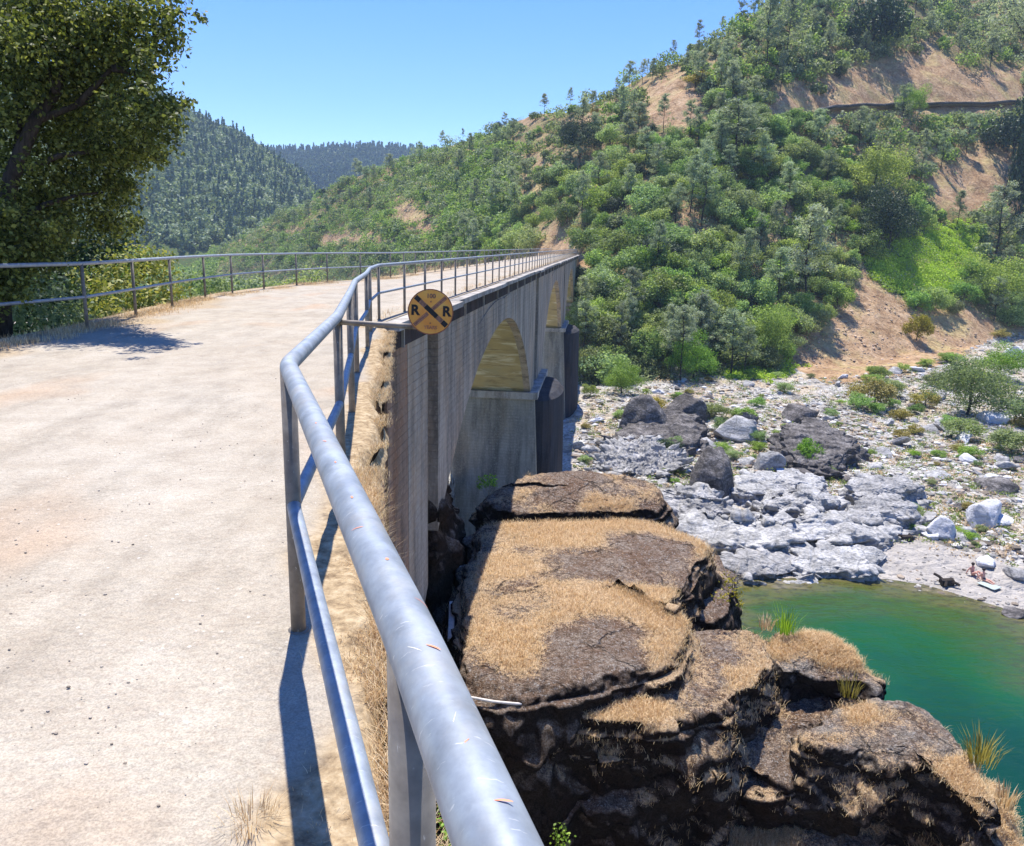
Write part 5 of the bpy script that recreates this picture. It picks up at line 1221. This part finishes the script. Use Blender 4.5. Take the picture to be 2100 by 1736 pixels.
# far woods, too far to count
def farwood(name, fz, poly, n, label, hts, share, s_leaf, seed, rr):
    rs = np.random.default_rng(seed); a = rr[2] + (rr[3] - rr[2]) * rs.random(n); r = rr[0] + (rr[1] - rr[0]) * rs.random(n) ** 0.7
    x, y = np.sin(a) * r, np.cos(a) * r; z = fz(x, y); con = rs.random(n) < share
    # cones
    for sel, mat, nm in ((con, M['fardark'], 'dark conifers'), (~con, M['fargreen'], 'round grey green trees')):
        m = int(sel.sum()); X = np.stack([x[sel], y[sel], z[sel]], 1); h = hts[0] + (hts[1] - hts[0]) * rs.random(m)
        per = 90 if mat is M['fardark'] else 70
        t = rs.random((m, per)); an = rs.random((m, per)) * 6.28
        if mat is M['fardark']:
            rad_ = (1 - t) * 0.17 * h[:, None] * (0.6 + 0.5 * rs.random((m, per))) + 0.15; C = X[:, None] + np.stack([np.cos(an) * rad_, np.sin(an) * rad_, t * h[:, None]], -1)
            d = np.stack([np.cos(an), np.sin(an), 0.5 + 0 * an], -1)
        else:
            d = rs.normal(size=(m, per, 3)); d /= np.linalg.norm(d, axis=2)[..., None]; C = X[:, None] + d * (h[:, None, None] * 0.36 * (0.7 + .4 * rs.random((m, per, 1)))) * [1, 1, 0.8] + np.array([0, 0, 1]) * h[:, None, None] * 0.3
        V, F = leaves(C.reshape(-1, 3), d.reshape(-1, 3), s_leaf, rs, 0.7, 0.6)
        o = mesh_np(name, V, F, mat); tag(o, nm + ' ' + label, 'wood', kind='stuff')
farwood('far_wood', hillA_z, None, 5200, 'covering the hill behind the left end of the bridge', (9, 15), 0.27, 1.9, 5, (540, 915, azof(150).item(), azof(840).item()))
farwood('far_wood', hillB_z, None, 3800, 'covering the distant ridge', (14, 26), 0.75, 3.6, 6, (1250, 1710, azof(480).item(), azof(900).item()))

# ------------------------------------------------------------------ plants on the near left bank
def leafy(name, blobs, mat, per, size, label, cat, seed, trunk=None, tmat=None, asp=0.6, shell=0.6, part='crown', jitter=0.9):
    rs = np.random.default_rng(seed); V, F = blob_leaves(blobs, per, size, rs, shell, jitter, asp)
    c = np.array(blobs)[:, :3].mean(0); base = np.array([c[0], c[1], min(b[2] - b[3] for b in blobs)])
    if trunk is not None: base = trunk[0]
    o = empty(name, tuple(base)); tag(o, label, cat)
    mesh_np(part, V - base, F, mat, o)
    if trunk is not None:
        trunk[1].v = [v - base for v in trunk[1].v]; trunk[1].build('trunk', tmat or M['bark'], o, True)
    return o
def big_tree():
    rs = np.random.default_rng(77); bl = []
    # clumps placed through the crown's volume: centre about 5 m left of the railing
    def add(u, v, y, r): y = y - 1.6; p = aty(u, v, y); bl.append((p[0], p[1], p[2], r, 0.85))
    for u, v, y, r in [(330, 45, 14.6, .55), (300, 90, 15, .6), (345, 95, 14.8, .32), (250, 30, 15, .8), (290, 140, 15, .45), (180, 60, 15, 1.0), (110, 30, 15.5, 1.1), (40, 50, 15, 1.2), (230, 110, 15.5, .7),
                       (310, 240, 14.5, .55), (345, 245, 14.2, .34), (350, 215, 14.6, .3), (0, 430, 14.1, .55), (15, 520, 14.0, .5), (60, 530, 14.2, .5), (-15, 590, 13.9, .6), (30, 585, 14.0, .4), (-30, 500, 13.9, .7), (110, 470, 14.4, .5), (290, 200, 14.8, .55), (320, 285, 14.6, .42), (260, 260, 15, .7), (230, 200, 16, .75), (180, 170, 15.5, .8), (120, 120, 15, .9), (60, 140, 15, 1.0), (10, 130, 15, 1.0),
                       (280, 320, 15, .5), (240, 330, 15.5, .6), (180, 290, 15.5, .8), (120, 240, 16.5, .8), (60, 240, 15.8, .7), (20, 260, 15, .8), (160, 370, 15.5, .7), (220, 400, 15.8, .55), (255, 390, 15.6, .4), (90, 340, 15.5, .8), (30, 380, 15, .9),
                       (120, 430, 16, .7), (190, 450, 16.5, .6), (240, 460, 16.8, .5), (60, 460, 15.6, .8), (0, 470, 15, .8), (20, 520, 14.6, .6), (90, 510, 16, .6), (150, 230, 17, .9), (210, 60, 17, .8), (80, 60, 17, 1.2), (330, 10, 15.2, .45), (355, 70, 15, .2)]:
        add(u, v, y, r)
        for _ in range(3):
            add(u + rs.normal() * 34 - 6, v + rs.normal() * 34, y + rs.normal() * 0.6, r * (0.22 + .2 * rs.random()))
    for _ in range(26):                                                     # the part of the crown above and left of the frame
        bl.append((-13.5 + rs.normal() * 2.6, 15.5 + rs.normal() * 1.6, 7.5 + 3.2 * rs.random(), 0.9 + 0.5 * rs.random(), 0.85))
    for _ in range(10): bl.append((-15 + rs.normal() * 1.6, 14.5 + rs.normal() * 1.6, 2 + 5 * rs.random(), 0.9 + .4 * rs.random(), 0.85))
    bl = [b if b[0] + b[3] < -5.0 else (b[0], b[1], b[2], max(0.15, -5.0 - b[0]), b[4]) for b in bl]
    tb = MB(); base = aty(-25, 560, 12.7); base[2] = -1.5
    pts = [base, aty(-5, 480, 12.9), aty(25, 360, 13.0), aty(70, 250, 13.1), aty(115, 190, 13.3), aty(150, 110, 13.6), aty(200, 60, 13.8)]
    tb.tube(pts, [.17, .14, .12, .10, .075, .055, .025], 12)
    for a in ([(25, 360), (40, 260), (30, 150), (60, 60)], [(70, 250), (160, 215), (230, 190), (290, 215)], [(115, 190), (80, 110), (70, 30)], [(-5, 480), (90, 420), (160, 400), (210, 395)], [(230, 140), (280, 150), (295, 190), (300, 235)], [(115, 190), (130, 120), (190, 60)], [(160, 215), (230, 140), (300, 100)], [(25, 360), (120, 320), (200, 310), (280, 300)]):
        n_ = len(a); tb.tube([aty(p[0], p[1], 13.1 + 0.25 * i) for i, p in enumerate(a)], np.linspace(.06, .012, n_), 7)
    leafy('oak_tree', bl, M['bigleaf'], 2000, 0.076, 'large dark leafy tree overhanging the left railing', 'tree', 78, (base, tb), M['barkdark'], shell=0.75)
big_tree()
def bl_uv(lst): return [(*aty(u, v, y), r, sq) for u, v, y, r, sq in lst]
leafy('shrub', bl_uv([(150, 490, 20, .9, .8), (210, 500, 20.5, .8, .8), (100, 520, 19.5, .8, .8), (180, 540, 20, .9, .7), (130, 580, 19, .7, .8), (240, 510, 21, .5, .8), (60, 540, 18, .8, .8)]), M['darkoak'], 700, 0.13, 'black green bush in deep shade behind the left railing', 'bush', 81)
leafy('shrub', bl_uv([(300, 535, 19, .55, .7), (260, 545, 18.8, .6, .8), (225, 570, 18.5, .55, .8), (330, 555, 19.3, .5, .8), (300, 590, 18.6, .75, .8), (240, 610, 18, .7, .8), (350, 590, 19, .5, .8), (180, 590, 17.6, .45, .8), (200, 640, 16.8, .6, .8), (290, 640, 18, .7, .8), (160, 560, 18, .25, .8), (345, 530, 19.5, .25, .8)]), M['yellowbush'], 900, 0.10, 'golden olive bush behind the left railing', 'bush', 82)
leafy('shrub', bl_uv([(60, 640, 14.2, .45, .8), (20, 650, 13.8, .5, .8), (110, 660, 14.4, .4, .7), (150, 650, 15, .4, .8), (75, 600, 14.6, .4, .8), (30, 600, 14, .45, .8), (-20, 620, 13.6, .6, .8), (130, 620, 15, .4, .8), (0, 580, 14.5, .5, .8), (170, 665, 15, .35, .7)]), M['oak2'], 900, 0.085, 'fresh green undergrowth shrub at the foot of the left railing', 'bush', 83)
rs_ = np.random.default_rng(321)
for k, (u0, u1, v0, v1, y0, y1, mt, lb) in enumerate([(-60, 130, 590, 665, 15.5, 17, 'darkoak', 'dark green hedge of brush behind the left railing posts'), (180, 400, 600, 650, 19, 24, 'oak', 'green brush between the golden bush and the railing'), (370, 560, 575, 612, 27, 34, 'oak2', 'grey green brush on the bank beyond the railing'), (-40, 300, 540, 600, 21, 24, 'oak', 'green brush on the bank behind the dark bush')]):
    leafy('shrub', bl_uv([(u0 + (u1 - u0) * rs_.random(), v0 + (v1 - v0) * rs_.random(), y0 + (y1 - y0) * rs_.random(), .4 + .35 * rs_.random(), .8) for _ in range(16)]), M[mt], 600, 0.11, lb, 'bush', 330 + k)
leafy('shrub', bl_uv([(395, 590, 26, .6, .8), (430, 585, 28, .6, .8), (380, 610, 23, .5, .8), (460, 590, 30, .6, .7), (410, 570, 27, .4, .8)]), M['oak'], 500, 0.12, 'green bush behind the railing right of the golden one', 'bush', 84)
leafy('shrub', bl_uv([(560, 585, 34, .5, .6), (640, 568, 38, .7, .8), (600, 580, 36, .5, .6)]), M['oak'], 500, 0.13, 'small green bush showing under the far railing curve', 'bush', 85)
# plants on and around the crags
def tuft(u, v, z, r, h, mat, label, seed, n=160, name='grass_tuft', cat='grass tuft', lean=0.6, w=0.012, twig=False):
    rs = np.random.default_rng(seed); c = at(u, v, z); V = []; F = []
    for i in range(n):
        a = rs.random() * 6.28; rr = r * math.sqrt(rs.random()) * 0.5; L = h * (0.5 + .6 * rs.random()); d = np.array([math.cos(a), math.sin(a), 0.0]) * lean * L * rs.random(); s = np.array([-math.sin(a), math.cos(a), 0]) * w * (0.6 + .6 * rs.random())
        p0 = np.array([math.cos(a) * rr, math.sin(a) * rr, 0]); p1 = p0 + d * 0.35 + [0, 0, L * .6]; p2 = p0 + d + [0, 0, L]
        k = len(V); V += [p0 - s, p0 + s, p1 + s * .7, p1 - s * .7, p2]; F.append([k, k + 1, k + 2, k + 3])
        F.append([k + 3, k + 2, k + 4, k + 4])
    q = [f for f in F if f[2] != f[3]]; t = [f[:3] for f in F if f[2] == f[3]]
    o = mesh_np(name, np.array(V), [np.array(q), np.array(t)], mat, loc=tuple(c)); tag(o, label, cat); return o
tuft(512, 1690, 0.0, .15, .06, M['straw'], 'dry straw coloured grass tuft growing in the gravel path', 91, 130, w=0.0011, lean=1.2)
tuft(1296, 1610, -10.9, .7, .75, M['bright'], 'green tuft sprouting from the black rock face', 92, 260, w=.02)
tuft(1745, 1640, -11.5, .5, .4, M['yellowbush'], 'small yellowish tuft low on the black rock face', 93, 120, w=.02)
tuft(1610, 1295, -9.0, .6, .7, M['bright'], 'thin green stems on the rock crest against the water, left of the grey hump', 94, 70, w=.014)
tuft(1740, 1425, -9.7, .5, .5, M['yellow'], 'small green stems between the hump and the ridge', 95, 60, w=.013)
tuft(2010, 1560, -9.9, .7, .7, M['yellow'], 'yellow green sprigs on the ridge against the water', 96, 110, w=.016)
tuft(2062, 1650, -11.0, .5, .5, M['straw'], 'dry sprigs near the lower end of the ridge', 97, 80, w=.014)
tuft(1570, 1290, -9.0, .4, .4, M['straw'], 'dry sprig on the crest left of the green stems', 98, 60, w=.013)
leafy('shrub', bl_uv([(998, 985, 31, .38, .8), (1012, 990, 31.2, .25, .8), (985, 995, 31, .22, .8)]), M['bright'], 900, 0.11, 'fresh green shrub on the left end of the farthest crag', 'bush', 99)
leafy('shrub', bl_uv([(1495, 1190, 21, .35, .8), (1510, 1215, 21.5, .3, .8), (1480, 1225, 20.5, .3, .8), (1520, 1240, 21.5, .2, .8)]), M['yellow'], 420, 0.09, 'pale yellowish shrub clinging above the pool beside the broad slab', 'bush', 100, shell=.9)
leafy('shrub', bl_uv([(930, 1670, 4.4, .16, .8), (915, 1720, 4.2, .15, .8), (945, 1720, 4.5, .12, .8)]), M['bright'], 3000, 0.035, 'small leafy green plant on the earth bank behind the near post', 'bush', 101)
leafy('shrub', bl_uv([(1155, 1720, 8.5, .16, .8), (1150, 1700, 8.5, .10, .8)]), M['bright'], 2200, 0.045, 'tiny green plant at the foot of the black rock face', 'bush', 102)
# bare pale stems
def twigs(u, v, z, h, n, label, seed, mat):
    rs = np.random.default_rng(seed); c = at(u, v, z); mb = MB()
    for i in range(n):
        a = rs.random() * 6.28; L = h * (.6 + .5 * rs.random()); p = np.array([[0, 0, 0.], [.15, 0, .4], [.35, 0, .75], [.7, 0, 1.0]]) * L * [0.7, 1, 1]; p = np.stack([p[:, 0] * math.cos(a), p[:, 0] * math.sin(a), p[:, 2]], 1) + rs.normal(size=(4, 3)) * 0.04 * L
        mb.tube(p, [0.014 * h, .011 * h, .008 * h, .004 * h], 4)
        for k in range(3):
            b = p[2] + rs.normal(size=3) * .03; mb.tube([b, b + rs.normal(size=3) * .22 * L + [0, 0, .1 * L]], [.006 * h, .002 * h], 3)
    o = mb.build('dead_stems', mat, loc=tuple(c)); tag(o, label, 'dead plant'); return o
M['twig'] = m_plain('bleached twigs', (0.55, 0.47, 0.36), 0.9)
twigs(1290, 1650, -11.3, .9, 16, 'tangle of bleached dead stems under the green tuft on the black face', 111, M['twig'])
twigs(1500, 1225, -10, 1.0, 14, 'bleached bare stems reaching over the pool edge', 112, M['twig'])
twigs(1000, 1030, -8.8, .8, 8, 'pale dead branches under the shrub of the farthest crag', 113, M['twig'])

# dry grass on the crags and the verge: past counting
def blades(name, P, h, w, mat, label, rs, per=5, spread=0.06, droop=0.5):
    n = len(P) * per; B = np.repeat(P, per, 0) + rs.normal(size=(n, 3)) * [spread, spread, 0.005]; a = rs.random(n) * 6.28
    L = h * (0.4 + 0.9 * rs.random(n)); dr = np.stack([np.cos(a), np.sin(a), 0 * a], 1) * (droop * L * rs.random(n))[:, None]; s = np.stack([-np.sin(a), np.cos(a), 0 * a], 1) * w * 0.5
    up = np.array([0, 0, 1.0]) * L[:, None]; V = np.stack([B - s, B + s, B + dr * .4 + up * .6 + s * .7, B + dr * .4 + up * .6 - s * .7, B + dr + up * .95], 1)
    i = np.arange(n)[:, None] * 5
    o = mesh_np(name, V.reshape(-1, 3), [i + np.array([[0, 1, 2, 3]]), i + np.array([[3, 2, 4]])], mat); tag(o, label, 'dry grass', kind='stuff'); return o
rs = np.random.default_rng(200); allp = []
for P, pw, st in GRASS_SPOTS:
    n = min(11000, int(len(P) * 0.2)); allp.append(P[rs.choice(len(P), n, p=pw)])
blades('dry_grass', np.concatenate(allp), 0.12, 0.010, M['straw'], 'dry straw grass matted over the rock crags', rs, per=4, spread=0.09, droop=1.5)
ys = np.concatenate([rs.random(2200) * 5 + 1.0, rs.random(3200) * 10 + 4.0]); xs = verge(ys) - np.abs(rs.normal(size=len(ys))) * 0.13 + 0.03
k_ = vnoise(P3(xs, ys, None, 2.2), 7) > -0.35; xs, ys = xs[k_], ys[k_]
blades('dry_grass', np.stack([xs, ys, 0 * xs - 0.03], 1), 0.035, 0.0025, M['straw'], 'dry grass along the verge outside the railing', rs, per=6, spread=0.03, droop=1.3)
ys = rs.random(2600) * 3.6 + 1.2; hang = rs.random(len(ys)) ** 1.5 * 0.6; xs = verge(ys) + 0.02 + hang * 0.02
blades('dry_grass', np.stack([xs - .02 - hang * .1, ys, -0.05 - hang], 1), 0.09, 0.002, M['straw'], 'matted dry roots and grass hanging over the broken path edge', rs, per=7, spread=0.03, droop=1.8)
ys = rs.random(5200) * 30 + 9; xs = left_line(ys) + rs.normal(size=len(ys)) * 0.22 + 0.15
k_ = vnoise(P3(xs, ys, None, 1.1), 8) > -0.3; blades('dry_grass', np.stack([xs[k_], ys[k_], 0 * xs[k_]], 1), 0.09, 0.006, M['straw'], 'thin dry grass along the foot of the left railing', rs, per=4, spread=0.05, droop=1.0)
ys = rs.random(500) * 90 + 16; xs = WX0 + WK * ys - 0.35 + rs.normal(size=len(ys)) * 0.1
blades('dry_grass', np.stack([xs, ys, 0 * xs], 1), 0.10, 0.01, M['straw'], 'sparse dry weeds along the bridge edge', rs, per=4, spread=0.06, droop=1.0)

# ------------------------------------------------------------------ small things in the ravine and on the beach
def slab_thing(name, u, v, z, dims, rz, tilt, mat, label, cat):
    mb = MB(); d = np.array(dims) / 2; b = 0.06 * min(dims)
    v_ = []
    for zz in (-1, 1):
        for k, (sx, sy) in enumerate(((-1, -1), (1, -1), (1, 1), (-1, 1))): v_.append((sx * (d[0]) * (1 + .04 * rng.normal()), sy * d[1] * (1 + .04 * rng.normal()), zz * d[2]))
    mb.add(np.array(v_), [[3, 2, 1, 0], [4, 5, 6, 7], [0, 1, 5, 4], [1, 2, 6, 5], [2, 3, 7, 6], [3, 0, 4, 7]])
    o = mb.build(name, mat); o.location = at(u, v, z); o.rotation_euler = (tilt, 0, rz)
    bv = o.modifiers.new('b', 'BEVEL'); bv.width = b; bv.segments = 2; tag(o, label, cat); return o
M['chalk'] = m_plain('pale mottled surface', (0.72, 0.66, 0.6), 0.9, 0.25, 8)
slab_thing('pale_block', 940, 1112, -8.7, (.34, .4, .5), .5, .2, M['chalk'], 'upper pale square block in the dark gap beside the slab', 'block')  # plain pale boxes set where two pale squares show in the gap
slab_thing('pale_block', 935, 1172, -8.7, (.30, .36, .5), .3, .2, M['chalk'], 'lower pale square block in the dark gap beside the slab', 'block')
slab_thing('timber_beam', 926, 1275, -8.6, (.16, 1.5, .16), .05, .25, M['chalk'], 'short weathered white beam lying in the dark gap', 'beam')
# white pipe along the ledge
mb = MB(); mb.tube(resample([at(962, 1430, -8.15), at(1010, 1439, -8.2), at(1060, 1444, -8.25), at(1110, 1443, -8.4)], .12), [.03] * len(resample([at(962, 1430, -8.15), at(1010, 1439, -8.2), at(1060, 1444, -8.25), at(1110, 1443, -8.4)], .12)), 10)
o = mb.build('pipe', M['chalk'], None, True); tag(o, 'white pipe end lying on the straw ledge', 'pipe')
# driftwood on the beach
def driftwood(u, v, L, label, seed):
    rs = np.random.default_rng(seed); c = ground_hit(u, v); mb = MB()
    for k in range(5):
        a = rs.normal() * 0.9 + (3.1 if k % 2 else 0); l = L * (.5 + .6 * rs.random()); p = [[0, 0, .12], [math.cos(a) * l * .5, math.sin(a) * l * .5, .25 + .2 * rs.random()], [math.cos(a) * l, math.sin(a) * l, .1 + .5 * rs.random()]]
        mb.tube(resample(p, .2), .09, 6)
    mb.tube([[-.4, 0, .2], [.4, 0, .25]], .28, 8); o = mb.build('driftwood', M['barkdark'], loc=tuple(c)); tag(o, label, 'driftwood')
driftwood(1940, 1204, 0.8, 'black driftwood snag at the waterline of the beach', 5)
driftwood(1858, 1112, .6, 'small dark driftwood stick on the upper sand', 6)

def person(loc, rz, skin, hair, cloth, label, seed, knees=True):
    """seated on the ground, facing local -Y, leaning on the arms"""
    o = empty('person', tuple(loc), rz); tag(o, label, 'person')
    def skinmesh(name, chain, edges, radii, mat, parent, sub=2):
        me = bpy.data.meshes.new(name); me.from_pydata(chain, edges, []); me.materials.append(mat)
        ob = link_obj(name, me, parent); sk = ob.modifiers.new('s', 'SKIN'); sk.use_smooth_shade = True
        for i, r in enumerate(radii): me.skin_vertices[0].data[i].radius = (r, r)
        me.skin_vertices[0].data[0].use_root = True
        ss = ob.modifiers.new('d', 'SUBSURF'); ss.levels = sub; ss.render_levels = sub; return ob
    V = [(0, 0, .12), (0, .05, .34), (0, .07, .52), (0, .05, .62), (0, .03, .74),            # pelvis, waist, chest, neck, head
         (.17, .06, .53), (.24, .16, .33), (.26, .26, .06), (-.17, .06, .53), (-.24, .16, .33), (-.26, .26, .06),   # arms behind
         (.09, -.04, .12), (.13, -.38, .42 if knees else .14), (.12, -.62, .06), (.12, -.76, .05), (-.09, -.04, .12), (-.13, -.40, .38 if knees else .14), (-.12, -.66, .06), (-.12, -.80, .05)]
    E = [(0, 1), (1, 2), (2, 3), (3, 4), (2, 5), (5, 6), (6, 7), (2, 8), (8, 9), (9, 10), (0, 11), (11, 12), (12, 13), (13, 14), (0, 15), (15, 16), (16, 17), (17, 18)]
    r = [.13, .115, .13, .05, .10, .06, .042, .035, .06, .042, .035, .095, .065, .045, .035, .095, .065, .045, .035]
    b = skinmesh('body', V, E, r, skin, o)
    v_ = IV2 * [.112, .12, .105] + [0, .055, .80]; mesh_np('hair', v_[:], IF2, hair, o, True)
    skinmesh('clothing', [(0, -.01, .13), (.1, -.12, .20), (-.1, -.12, .20), (0, .03, .22)], [(0, 1), (0, 2), (0, 3)], [.145, .115, .115, .135], cloth, o)
    return o
M['skin'] = m_plain('sun tanned skin', (0.62, 0.33, 0.25), 0.6, 0.1); M['hair'] = m_plain('dark hair', (0.03, 0.02, 0.018), 0.7)
M['shorts'] = m_plain('dark green shorts', (0.05, 0.08, 0.075), 0.8); M['swim'] = m_plain('grey brown swimwear', (0.2, 0.13, 0.12), 0.8); M['towel'] = m_plain('pale towel', (0.36, 0.42, 0.40), 0.9)
g1, g2 = ground_hit(1996, 1188), ground_hit(2006, 1192)
person(g1 + [0, .2, .02], 0.35, M['skin'], M['hair'], M['swim'], 'dark haired bather sitting on the beach sand, left of the pair', 1)
person(g2 + [.25, -.1, .02], 0.5, M['skin'], M['hair'], M['shorts'], 'bather in dark green shorts sitting on the beach sand, right of the pair', 2, knees=False)
tw = np.linspace(-1, 1, 14); TX, TY = np.meshgrid(tw * .4, tw * .6, indexing='ij'); TZ = fbm(P3(TX, TY, None, 3), 3, 9) * .03 + .03
th = np.stack([TX, TY, TZ], -1).reshape(-1, 3); o = mesh_np('beach_towel', th, grid_faces(14, 14), M['towel'], smooth=True, loc=tuple(g2 + [.2, -.9, 0.03])); o.rotation_euler = (0, 0, .5)
sl = o.modifiers.new('t', 'SOLIDIFY'); sl.thickness = 0.02; tag(o, 'pale towel spread on the sand below the bathers', 'towel')

# ------------------------------------------------------------------ loose pebbles on the path
M['peb'] = m_stone('path pebbles', (0.20, 0.165, 0.13), (0.48, 0.42, 0.35))
def pebbles():
    rs = np.random.default_rng(9); n = 1700; y = 1.2 + 9 * rs.random(n) ** 1.6; x = -0.55 - y * (0.15 + 0.75 * rs.random(n)); k = x < verge(y) - 0.1; x, y = x[k], y[k]; n = len(x)
    s = 0.0016 + 0.0055 * rs.random(n) ** 5; sh = [rock_shape(IV1, 400 + q, 4) for q in range(4)]; V = []; F = []
    for i in range(n): V.append(sh[i % 4] * [s[i] * 1.3, s[i], s[i] * .7] + [x[i], y[i], fbm(P3([x[i]], [y[i]], None, .8), 4, 71)[0] * .022 + s[i] * .35]); F.append(IF1 + i * len(IV1))
    o = mesh_np('pebbles', np.concatenate(V), np.concatenate(F), M['peb']); tag(o, 'tiny loose pebbles strewn over the gravel path', 'pebbles', kind='stuff')
pebbles()

# ------------------------------------------------------------------ the air
def haze():
    o = MB().box((-1400, -60, -40), (1500, 2150, 420)).build('haze', None); m = bpy.data.materials.new('hazy air'); m.use_nodes = True; t = m.node_tree
    for n in list(t.nodes): t.nodes.remove(n)
    out = t.nodes.new('ShaderNodeOutputMaterial'); v = t.nodes.new('ShaderNodeVolumePrincipled')
    v.inputs['Density'].default_value = 0.0002; v.inputs['Color'].default_value = (0.55, 0.74, 1.0, 1); v.inputs['Anisotropy'].default_value = 0.0
    t.links.new(v.outputs[0], out.inputs['Volume']); o.data.materials.append(m); tag(o, 'thin blue summer haze filling the valley', 'haze', kind='stuff')
haze()
